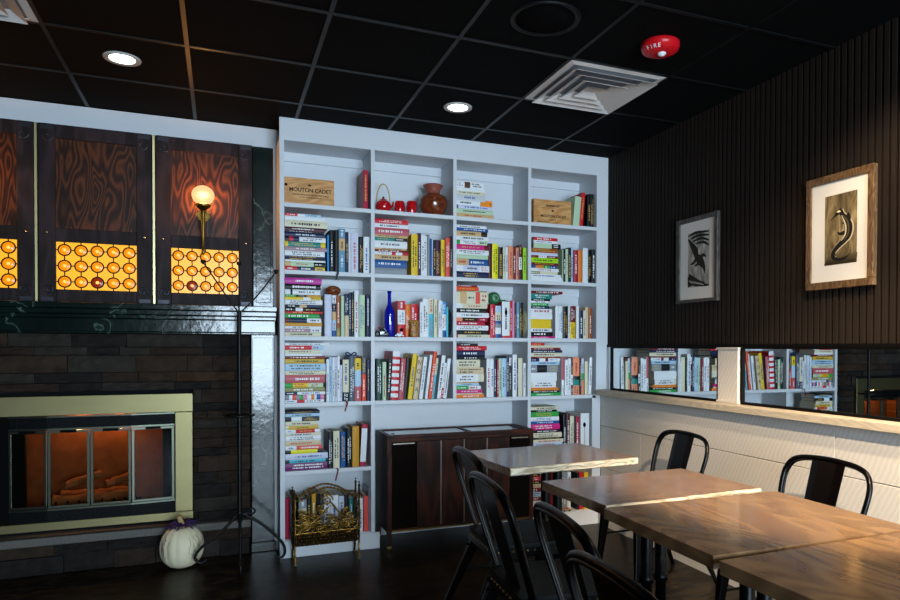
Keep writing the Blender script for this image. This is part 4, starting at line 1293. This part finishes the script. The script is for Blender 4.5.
# ------------------------------------------------------------------ framed prints on the right wall
MATW = mat('mat_board', 'e4e1da', .7, noise=.02)
def art_mat(name, stops, sc, rot):
    m = bpy.data.materials.new(name); m.use_nodes = True; nt = m.node_tree; N = nt.nodes; L = nt.links; b = N['Principled BSDF']; b.inputs['Roughness'].default_value = .6
    tc = N.new('ShaderNodeTexCoord'); mp = N.new('ShaderNodeMapping'); mp.inputs['Rotation'].default_value = (rot, 0, 0); mp.inputs['Scale'].default_value = (1, 3, .8)
    n = N.new('ShaderNodeTexNoise'); n.inputs['Scale'].default_value = sc; n.inputs['Detail'].default_value = 5; n.inputs['Distortion'].default_value = 1.2
    L.new(tc.outputs['Object'], mp.inputs['Vector']); L.new(mp.outputs['Vector'], n.inputs['Vector'])
    r = ramp(N, stops); L.new(n.outputs['Fac'], r.inputs['Fac']); L.new(r.outputs['Color'], b.inputs['Base Color']); return m
def picture(label, X, o4, m4, p4, fm, am, draw):
    "o4 / m4 / p4: (x left, x right, y top left, y bottom left) pixels of frame, mat opening and print"
    def rect(q): A = at(q[0], q[2], 'X', X); B = at(q[1], q[3], 'X', X); C_ = at(q[0], q[3], 'X', X); return A.y, B.y, C_.z, A.z
    y0, y1, z0, z1 = rect(o4)
    zc = z0
    t = thing('framed_picture', (2.3205, (y0+y1)/2, zc), label, 'picture'); yc = (y0+y1)/2; d = X - 2.3205
    L_ = lambda q: (rect(q)[0]-yc, rect(q)[1]-yc, rect(q)[2]-zc, rect(q)[3]-zc)
    a0, a1, b0, b1 = L_(o4); c0, c1, d0, d1 = L_(m4); e0, e1, f0, f1 = L_(p4)
    q = MB(); q.box(d, -.0003, a1, a0, b0, d0, fm); q.box(d, -.0003, a1, a0, d1, b1, fm); q.box(d, -.0003, a1, c1, d0, d1, fm); q.box(d, -.0003, c0, a0, d0, d1, fm)
    q.build('frame', t, bevel=.0025)
    MB().box(d+.009, -.001, c1, c0, d0, d1, MATW).build('mat_board', t)
    q = MB(); q.box(d+.0084, d+.0089, e1, e0, f0, f1, am); pr = q.build('print', t)
    org = Vector((d+.0080, e0, f0)); ex = Vector((0, e1-e0, 0)); ey = Vector((0, 0, f1-f0))
    draw(org, ex, ey, pr)
    return t
def cv(pts, x0=135, x1=262, y0=175, y1=460): return [((x-x0)/(x1-x0), 1-(y-y0)/(y1-y0)) for x, y in pts]
def sp(pts, ws, n=5):
    P3 = smooth_path([(a, b_, w_) for (a, b_), w_ in zip(pts, ws)], n); return [(v.x, v.y) for v in P3], [max(.001, v.z) for v in P3]
def draw_creature(org, ex, ey, pr):
    dk = mat('print_black', '14120d', .6); lt = mat('print_pale', 'cfc3a2', .6); md = mat('print_sepia', '5c5038', .6)
    q = MB()
    for dxy, m_, k in ((.012, lt, 1.12), (0, dk, .9)):
        p_, w_ = sp(cv([(198, 244), (206, 262), (220, 285), (229, 312), (227, 345), (210, 368), (188, 388), (172, 408), (170, 428), (188, 440), (214, 438), (236, 424)]), [x*k for x in (.04, .042, .055, .075, .066, .048, .04, .036, .032, .026, .02, .004)]); stroke(q, [(a+dxy, b_) for a, b_ in p_], w_, org, ex, ey, m_, .0002 if m_ is lt else .0005)
    p_, w_ = sp(cv([(203, 246), (190, 250), (174, 264), (158, 277)]), [.05, .035, .012, .004]); stroke(q, p_, w_, org, ex, ey, dk, .0007)
    for l_ in ([(210, 275), (214, 290), (207, 300)], [(216, 335), (198, 338), (188, 330)], [(222, 340), (230, 352), (233, 362)], [(224, 262), (233, 275), (236, 290)]):
        p_, w_ = sp(cv(l_), [.03, .022, .01]); stroke(q, p_, w_, org, ex, ey, dk, .0006)
    p_, w_ = sp(cv([(184, 247), (192, 246), (199, 247)]), [.006, .016, .006]); stroke(q, p_, w_, org, ex, ey, lt, .0009)
    for k in range(16):
        x = 140 + k*7.7; p_, w_ = sp(cv([(x, 458), (x+4, 440-(k*37 % 14)), (x+9, 425-(k*53 % 22))]), [.03, .02, .003]); stroke(q, p_, w_, org, ex, ey, md, .00035)
    for dx in (-6, 5):
        p_, w_ = sp(cv([(206+dx*.5, 264), (219+dx, 288), (226+dx, 315), (223+dx, 345), (208+dx, 366)]), [.004, .01, .012, .01, .004]); stroke(q, p_, w_, org, ex, ey, lt if dx < 0 else md, .0008)
    q.build('creature_drawing', pr)
def draw_diver(org, ex, ey, pr):
    dk = mat('print_black', '14120d', .6); lt = mat('print_white', 'c3beb4', .6)
    q = MB(); W = lambda pts: cv(pts, 148, 262, 175, 472)
    p_, w_ = sp(W([(150, 205), (166, 235), (188, 275), (196, 305), (212, 330), (226, 350), (236, 375), (240, 410)]), [.015, .045, .075, .06, .09, .065, .035, .003]); stroke(q, p_, w_, org, ex, ey, dk, .0005)
    for l_, s_ in (([(215, 318), (232, 305), (246, 318)], .03), ([(196, 318), (178, 340), (162, 345)], .025), ([(205, 345), (192, 356), (186, 350)], .02)):
        p_, w_ = sp(W(l_), [s_*1.4, s_, s_*.4]); stroke(q, p_, w_, org, ex, ey, dk, .0006)
    for k, l_ in enumerate(([(150, 190), (190, 178), (258, 185)], [(160, 205), (210, 196), (260, 205)], [(175, 222), (220, 214), (260, 232)], [(190, 238), (230, 236), (260, 258)])):
        p_, w_ = sp(W(l_), [.012, .026, .014]); stroke(q, p_, w_, org, ex, ey, dk, .0004)
    p_, w_ = sp(W([(148, 440), (175, 440), (205, 455), (240, 466), (262, 468)]), [.10, .08, .05, .025, .015]); stroke(q, p_, w_, org, ex, ey, dk, .0004)
    for k in range(7):
        x = 152 + k*11; p_, w_ = sp(W([(x, 398+k*9), (x+9, 410+k*8), (x+20, 452)]), [.004, .035, .02]); stroke(q, p_, w_, org, ex, ey, dk, .0003)
    for k in range(5):
        x = 154 + k*15; p_, w_ = sp(W([(x, 430+k*5), (x+10, 440+k*5), (x+22, 452+k*3)]), [.002, .009, .002]); stroke(q, p_, w_, org, ex, ey, lt, .0007)
    q.build('diving_animal_drawing', pr)
FR1 = wood('grey_frame_wood', '2f2c2a', '423e3a', '57524c', 'Z', 3, .4, bump=.1)
FR2 = wood('brown_burl_frame', '3d2e1e', '5f472e', '7a5f40', 'Z', 5, .35, bump=.1, dist=14)
picture('framed black and white print of a diving animal, nearest the bookcase', 2.296, (676.2, 716.6, 221.5, 304), (679.5, 713.8, 225.2, 300.5), (687, 708, 234, 288), FR1,
        art_mat('ink_wash', [(.35, '77736c'), (.5, 'aca79d'), (.65, 'cfcabf')], 9, .6), draw_diver)
picture('framed sepia print of a long tailed creature, brightly lit in a brown frame', 2.292, (806, 872.3, 181.5, 291), (811, 866.6, 187.5, 283.5), (823.8, 855.3, 197.2, 266), FR2,
        art_mat('sepia_wash', [(.3, '43371f'), (.5, '786745'), (.7, 'a5946a')], 10, .5), draw_creature)

# ------------------------------------------------------------------ record console
WAL = wood('dark_walnut', '160803', '2e1207', '4a200c', 'Z', 2, .45, bump=.05, spec=.15, ring=2)
WALX = wood('dark_walnut_rail', '180904', '34160a', '50240e', 'X', 2, .45, bump=.05, spec=.15, ring=2)
GRL = mat('speaker_cloth', '120d0a', .9, spec=.05, noise=.4, scale=400, bump=.5)
SMOKE = mat('smoked_lid', '555b63', .12, noise=.03, coat=.5)
NICK = mat('nickel_strip', '8c8478', .3, metal=1.)
cx0, cx1, cyf, cyb, cz0, cz1 = .640, 1.664, -.105, .235, .115, .735
t = thing('record_console', (cx0, cyf, 0), 'dark walnut record console with slatted front and thin legs under the bookcase', 'sideboard')
W = cx1-cx0; Dp = cyb-cyf
q = MB(); q.box(0, .03, .0, .03, cz0, cz1-.02, WAL); q.box(W-.03, W, 0, .03, cz0, cz1-.02, WAL)
q.box(.0, .02, .03, Dp, cz0, cz1-.02, WAL); q.box(W-.02, W, .03, Dp, cz0, cz1-.02, WAL); q.box(.02, W-.02, Dp-.015, Dp, cz0, cz1-.02, WAL); q.box(.02, W-.02, .03, Dp-.015, cz0, cz0+.015, WAL)
q.box(.03, W-.03, .0, .03, cz1-.045, cz1-.02, WALX); q.box(.03, W-.03, .0, .03, cz0, cz0+.018, WALX)
q.build('body', t, bevel=.002)
q = MB(); q.box(0, W, 0, .028, cz1-.0199, cz1, WALX); q.box(0, W, Dp-.028, Dp, cz1-.0199, cz1, WALX); q.box(0, .03, .028, Dp-.028, cz1-.0199, cz1, WALX); q.box(W-.06, W, .028, Dp-.028, cz1-.0199, cz1, WALX)
q.box(W*.56-.01, W*.56+.01, .028, Dp-.028, cz1-.0199, cz1, WALX); q.build('top_frame', t, bevel=.002)
for a, b_ in ((.031, W*.56-.011), (W*.56+.011, W-.061)): MB().box(a, b_, .029, Dp-.029, cz1-.018, cz1-.006, SMOKE).build('lid', t, bevel=.001)
MB().lathe([(.012, 0), (.012, .006), (1e-5, .006)], (.05, .06, cz1), TOYB, 16).build('dial', t)
za, zb = cz0+.019, cz1-.046
for a, b_ in ((.031, .188), (W-.170, W-.031)):
    MB().box(a, b_, .008, .028, za, zb, GRL).build('speaker_grille', t)
    MB().box(a+.008, b_-.006, .003, .0078, zb-.014, zb-.006, NICK).build('grille_bar', t)
xs = [.190, .3565, .5165, .6805, W-.172]
for i in range(4):
    MB().box(xs[i]+.004, xs[i+1]-.004, .004, .028, za+.001, zb-.001, WAL).build('door', t, bevel=.001)
    if i: MB().box(xs[i]-.0032, xs[i]+.0032, .0, .0275, za+.001, zb-.001, NICK).build('metal_strip', t)
MB().box(.031, W-.031, -.004, -.0002, cz0+.002, cz0+.010, agedbrass).build('brass_rail', t)
for x in (.0, W-.03):
    for y in (.0, Dp-.03):
        l = MB().box(x+.001, x+.029, y+.001, y+.029, .028, cz0-.0003, WAL).build('leg', t)
        q = MB().box(x+.002, x+.028, y+.002, y+.028, .012, .0279, agedbrass); q.lathe([(.004, -.008), (.0115, -.006), (.0115, .006), (.004, .008)], (x+.015, y+.012, .0125), agedbrass, 14, 'X'); q.build('caster', l)

# ------------------------------------------------------------------ brass magazine rack
RK = mat('antique_brass', '80612c', .3, metal=1., noise=.5, scale=60)
RKD = mat('dark_bronze', '3a2a14', .38, metal=.9, noise=.4, scale=60)
rx0, rx1, ryf, ryb = .066, .448, -.18, -.062
t = thing('magazine_rack', ((rx0+rx1)/2, (ryf+ryb)/2, 0), 'ornate scrolled brass magazine rack on the floor before the bookcase', 'magazine rack')
w2, d2 = (rx1-rx0)/2, (ryb-ryf)/2
def twist(q, pts, r_, m):
    "rope of two strands"
    P_ = smooth_path(pts, 10); n = len(P_)
    for ph in (0, PI):
        o = []
        for i, p_ in enumerate(P_):
            a = i*1.15 + ph; tt = (P_[min(i+1, n-1)] - P_[max(i-1, 0)]).normalized(); u = tt.cross(Vector((0, 1, 0))).normalized() if abs(tt.y) < .9 else Vector((1, 0, 0)); v = tt.cross(u); o.append(p_ + (u*math.cos(a) + v*math.sin(a))*r_*.8)
        q.tube(o, r_, m, 6)
def panel(y, sgn, name):
    q = MB()
    twist(q, [(-w2, y, .385), (-w2*.72, y, .392), (-w2*.4, y, .43), (0, y, .452), (w2*.4, y, .43), (w2*.72, y, .398), (w2, y, .395)], .0042, RK)
    twist(q, [(-w2+.004, y, .39), (-w2+.004, y, .18)], .0036, RK); twist(q, [(w2-.004, y, .39), (w2-.004, y, .18)], .0036, RK)
    twist(q, [(-w2, y, .185), (0, y, .187), (w2, y, .185)], .004, RK)
    def scroll(c, s, d, turns=1.6, r_=.0045):
        n = 22; q.tube([(c[0] + d*s*(1-.75*i/n)*math.cos(turns*2*PI*i/n), y+sgn*.003, c[1] + s*(1-.75*i/n)*math.sin(turns*2*PI*i/n)) for i in range(n+1)], r_, RK, 6)
    for i, x in enumerate((-.125, -.05, .04, .115)): scroll((x, .225), .034, 1 if i % 2 else -1)
    for x, z, s, d in ((.0, .375, .034, 1), (-.13, .26, .026, -1), (.13, .265, .028, 1), (-.03, .30, .02, 1)): scroll((x, z), s, d)
    for pts in ([(-w2, .24), (-.09, .245), (-.03, .30), (.01, .335)], [(w2, .24), (.10, .26), (.06, .31), (.03, .345)], [(-.16, .3), (-.10, .28), (-.07, .25), (-.04, .235)], [(.02, .26), (.07, .24), (.12, .225), (.17, .23)], [(-w2, .17), (-.1, .235), (-.02, .17), (.06, .235), (.12, .17), (w2, .22)]):
        q.tube(smooth_path([(a, y, b_) for a, b_ in pts], 6), .0045, RK, 6)
    q.build(name, t)
panel(-d2, -1, 'scroll_panel'); panel(d2, 1, 'scroll_panel')
# woven basket trough
q = MB()
for k in range(27):
    x = -w2 + .01 + k*(2*w2-.02)/26
    q.tube([(x + .006*math.sin(i*2.2+k*PI), -d2*math.cos(PI*i/12), .185 - .085*math.sin(PI*i/12)) for i in range(13)], .005, RKD if k % 2 else RK, 6)
for i in range(1, 12):
    a = PI*i/12; q.tube([(-w2 + 2*w2*j/36, -(d2+.002*(-1)**(i+j))*math.cos(a), .185 - (.085+.003*(-1)**(i+j))*math.sin(a)) for j in range(37)], .0042, RKD, 5)
q.build('woven_basket', t)
for sx in (-1, 1):
    for y in (-d2, d2):
        q = MB(); q.tube([(sx*w2, y, .455 if sx > 0 else .43), (sx*w2, y, .10)], .006, RKD, 8); q.ball((sx*w2, y, .45 if sx > 0 else .425), .008, RKD, 10, (1, 1, 1.5)); q.ball((sx*w2, y, .47 if sx > 0 else .443), .006, RKD, 10)
        q.build('corner_post', t)
        q = MB(); q.tube(smooth_path([(sx*w2, y, .115), (sx*(w2-.004), y*1.05, .075), (sx*(w2-.002), y*1.25, .04), (sx*(w2-.004), y*1.4, .012)], 5), .006, RK, 8)
        q.ball((sx*(w2-.004), y*1.4, .0095), .0092, brass, 12); q.ball((sx*(w2-.003), y*1.12, .058), .0085, RK, 10); q.build('foot', t)
for z in (.2, .3):
    q = MB()
    for sx in (-1, 1): q.tube([(sx*w2, -d2, z), (sx*w2, d2, z)], .004, RKD, 6)
    q.build('side_rail', t)

# ------------------------------------------------------------------ tables
TOPW = wood('table_oak', '765a46', '876951', '997a60', 'X', 1.3, .2, coat=.3, ring=7, bump=.03, spec=.5)
TOPW2 = wood('table_oak_warm', '70533a', '836446', '957550', 'Y', .9, .24, coat=.3, ring=7, bump=.03, spec=.5)
SAP = wood('pale_sapwood_edge', '8f8068', 'c9bda4', 'e0d6c0', 'X', 4., .5, bump=.8, dist=10)
TS = mat('black_steel', '050506', .35, noise=.2, spec=.15)
def table(cx, cy, lx, ly, rz, m, live, label):
    t = thing('dining_table', (cx, cy, 0), label, 'table', 'wood topped tables along the white wall', math.radians(rz))
    rr = random.Random(int(cx*1000+cy*100)); th = .036; hx, hy = lx/2, ly/2
    n = 14; front = [(-hx + lx*i/n, -hy + .0 + (rr.uniform(-.004, .004) if 0 < i < n else 0)) for i in range(n+1)]
    yin = .009 if live else 0
    out = [(x, y+yin) for x, y in front] + [(hx, hy), (-hx, hy)]
    MB().prism(out, 'Z', .75-th, .75, m).build('tabletop', t, bevel=.003)
    if live:
        q = MB(); k = 40; vs = []
        prof = [(0.0085, .7498), (.003, .748), (-.001, .741), (.002, .728), (-.002, .72), (.008, .7142)]
        for i in range(k+1):
            x = -hx + lx*i/k; s_ = i/k*n; a = int(min(s_, n-1)); y0 = front[a][1] + (front[a+1][1]-front[a][1])*(s_-a)
            for dy, z in prof: vs.append((x, y0 + dy + rr.uniform(-.0015, .0015), z + rr.uniform(-.001, .0003)))
        P_ = len(prof); q.add(vs, [(i*P_+j, i*P_+j+1, (i+1)*P_+j+1, (i+1)*P_+j) for i in range(k) for j in range(P_-1)], SAP)
        q.add(vs[:P_], [tuple(range(P_))], SAP); q.add(vs[-P_:], [tuple(range(P_))[::-1]], SAP)
        q.build('live_edge', t)['label'] = 'pale knobbly live edge'
    for x in (-.01, .06):
        q = MB(); q.lathe([(.021, .02), (.021, .36), (.029, .362), (.030, .385), (.025, .39), (.025, .7)], (x, 0, 0), TS, 20); q.build('post', t)
    MB().box(-.2, .2, -.14, .14, .7001, .7138, TS).build('top_plate', t)
    q = MB(); q.box(-.19, .19, -.03, .03, .006, .0199, TS); q.box(-.03, .03, -.21, .21, .005, .0195, TS)
    for x, y in ((-.17, 0), (.17, 0), (0, -.19), (0, .19)): q.lathe([(.018, .0003), (.018, .006)], (x, y, 0), TS, 12)
    q.build('base', t, bevel=.002)
table(1.213, -1.225, .715, .565, 4, TOPW, True, 'wood topped table nearest the bookcase, with a pale live edge')
table(1.248, -2.062, .715, .475, 2.2, TOPW, True, 'wood topped table second from the bookcase, white live edge against the next table')
table(1.246, -2.622, .752, .566, -1, TOPW2, False, 'wood topped table third from the bookcase, between two other tables')
table(1.235, -3.218, .752, .58, 1, TOPW2, False, 'wood topped table in the bottom right corner of the photo')

# ------------------------------------------------------------------ metal chairs
CM = blackmetal; SEAT = mat('black_vinyl_seat', '050506', .5, bump=.1, spec=.15); NAIL = mat('brass_nail', 'b49a5a', .3, metal=1.)
def make_chair(label):
    t = thing('metal_chair', (0, 0, 0), label, 'chair', 'black metal chairs at the wood tables')
    zs = .43; bx = lambda z: .15 - (z-zs)*.30
    # seat with nailhead rim
    sq = [(.10, -.185), (.47, -.195), (.49, -.17), (.49, .17), (.47, .195), (.10, .185)]
    MB().prism([(.29 + (x-.29)*.97, y*.97) for x, y in sq], 'Z', zs-.0055, zs+.012, SEAT).build('seat', t, bevel=.008)
    q = MB().prism(sq, 'Z', zs-.045, zs-.006, CM)
    def nails(a, b_, n):
        for i in range(n):
            f = (i+.5)/n; x = a[0]+(b_[0]-a[0])*f; y = a[1]+(b_[1]-a[1])*f; q.ball((x, y, zs-.016), .0048, NAIL, 8)
    for s_ in (-1, 1): nails((.11, s_*.187), (.468, s_*.197), 11)
    nails((.491, -.165), (.491, .165), 10); nails((.099, -.175), (.099, .175), 10); q.build('seat_frame', t)['label'] = 'black seat frame with a row of brass nailheads'
    hp = [(-.188, .40), (-.202, .50), (-.219, .62), (-.227, .70), (-.222, .755), (-.196, .795), (-.145, .815), (-.07, .823), (0, .825)]
    hp = hp + [(-y, z) for y, z in hp[-2::-1]]
    q = MB()
    q.tube(smooth_path([(bx(z), y, z) for y, z in hp], 4), .0115, CM, 10); q.tube(smooth_path([(bx(z)-.008, y*.965, .4+(z-.4)*.975) for y, z in hp], 4), .006, CM, 8)
    q.build('back_hoop', t)
    q = MB(); n = 8
    for i in range(n):
        z0, z1 = .415 + (.402)*i/n, .415 + .402*(i+1)/n; wa, wb = .077 + .010*i/n, .077 + .010*(i+1)/n
        q.add([(bx(z0)-.002, -wa, z0), (bx(z0)+.004, -wa*.55, z0), (bx(z0)+.004, wa*.55, z0), (bx(z0)-.002, wa, z0), (bx(z1)-.002, -wb, z1), (bx(z1)+.004, -wb*.55, z1), (bx(z1)+.004, wb*.55, z1), (bx(z1)-.002, wb, z1)]
              + [(bx(z0)-.005, -wa, z0), (bx(z0)-.005, wa, z0), (bx(z1)-.005, -wb, z1), (bx(z1)-.005, wb, z1)],
              [(0, 1, 5, 4)[::-1], (1, 2, 6, 5)[::-1], (2, 3, 7, 6)[::-1], (8, 9, 11, 10), (0, 4, 10, 8), (3, 9, 11, 7)], CM)
    q.build('back_splat', t)
    for s_ in (-1, 1):
        for (xa, ya, xb, yb) in ((.455, .165, .49, .198), (.135, .16, -.04, .2)):
            q = MB(); k = 5
            for i in range(k):
                f0, f1 = i/k, (i+1)/k
            A = Vector((xa, s_*ya, zs-.045)); B = Vector((xb, s_*yb, 0.0006)); d = (B-A); sd = Vector((0, 1, 0)); fw_ = Vector((1, 0, 0))
            w0, w1 = .026, .011
            vs = []
            for c_, w_ in ((A, w0), (B, w1)):
                for i, j in ((-1, -1), (1, -1), (1, 1), (-1, 1)): vs.append(c_ + fw_*w_*i + sd*w_*.75*j)
            q.add(vs, [(0, 1, 5, 4), (1, 2, 6, 5), (2, 3, 7, 6), (3, 0, 4, 7), (0, 3, 2, 1), (4, 5, 6, 7)], CM)
            l = q.build('leg', t, bevel=.004)
        MB().tube([(.47, s_*.18, .24), (.05, s_*.178, .24)], .006, CM, 8).build('side_brace', t)
    q = MB(); q.tube([(.46, -.165, .36), (.09, .165, .36)], .006, CM, 8); q.tube([(.46, .165, .348), (.09, -.165, .348)], .006, CM, 8); q.build('cross_brace', t)
    return t
CH = [(.645, -1.47, -3, 1.01, 'black metal chair on the left of the table nearest the bookcase, before the console'),
      (.515, -2.05, -4, 1.0, 'second black metal chair from the bookcase on the left side'),
      (.515, -2.62, -6, 1.005, 'third black metal chair from the bookcase on the left, at the third table'),
      (.39, -3.10, -2, 1.005, 'left black metal chair nearest the camera, cut off at the bottom edge'),
      (2.14, -1.175, 180, .985, 'black metal chair against the white wall, nearer the bookcase'),
      (2.14, -2.16, 180, .985, 'black metal chair against the white wall below the lit picture')]
c0 = make_chair(CH[0][4])
for i, (x, y, rz, sc, lab) in enumerate(CH):
    o = c0 if i == 0 else copy_tree(c0)
    o.location = (x, y, 0); o.rotation_euler.z = math.radians(rz); o.scale = (sc,)*3; o['label'] = lab

# ------------------------------------------------------------------ light
Wd = bpy.data.worlds.new('sky'); S.world = Wd; Wd.use_nodes = True
bg = Wd.node_tree.nodes['Background']; bg.inputs['Color'].default_value = (.66, .84, 1., 1); bg.inputs['Strength'].default_value = 31.
pl = bpy.data.lights.new('window_portal', 'AREA'); pl.shape = 'RECTANGLE'; pl.size = WX1-WX0; pl.size_y = WZ1-WZ0; pl.cycles.is_portal = True
po = bpy.data.objects.new('window_portal', pl); COL.objects.link(po); po.location = ((WX0+WX1)/2, YF-.02, (WZ0+WZ1)/2); po.rotation_euler = (PI/2, 0, 0)
def spot(name, loc, target, e, col, ang, blend=.5, r_=.03):
    l = bpy.data.lights.new(name, 'SPOT'); l.energy = e; l.color = col; l.spot_size = math.radians(ang); l.spot_blend = blend; l.shadow_soft_size = r_
    o = bpy.data.objects.new(name, l); COL.objects.link(o); o.location = loc; o.rotation_euler = (Vector(target)-Vector(loc)).to_track_quat('-Z', 'Y').to_euler(); return o
WARM = (1, .76, .50)
downlight(1.528, -2.842, 'recessed ceiling light over the tables, outside the photo')
downlight(1.528, -3.414+.0, 'second recessed ceiling light over the tables, outside the photo')
spot('wall_spot', (1.55, -2.842, H-.02), (2.3, -2.3, 1.2), 150, WARM, 84, .7)
spot('table_spot', (1.528, -3.414, H-.02), (1.5, -2.6, .75), 45, WARM, 80, .8)
spot('room_spot', (.952, -3.986, H-.02), (2.1, -2.1, .5), 560, WARM, 44, .5)
downlight(.952, -3.986, 'recessed ceiling light behind the tables, outside the photo')
for x in (-.772, .952):
    spot('ceiling_spot', (x, -.565, H-.02), (x, -.565, 0), 8, (1, .86, .7), 80, .8)
for x in (-1.15, -.93):
    fl_ = bpy.data.lights.new('firebox_lamp', 'POINT'); fl_.energy = 4.; fl_.color = (1, .47, .16); fl_.shadow_soft_size = .02
    fo = bpy.data.objects.new('firebox_lamp', fl_); COL.objects.link(fo); fo.location = (x, .585, .875)
S.view_settings.view_transform = 'Standard'; S.view_settings.look = 'None'; S.view_settings.gamma = 1; S.view_settings.use_curve_mapping = False
S.view_settings.exposure = 0.
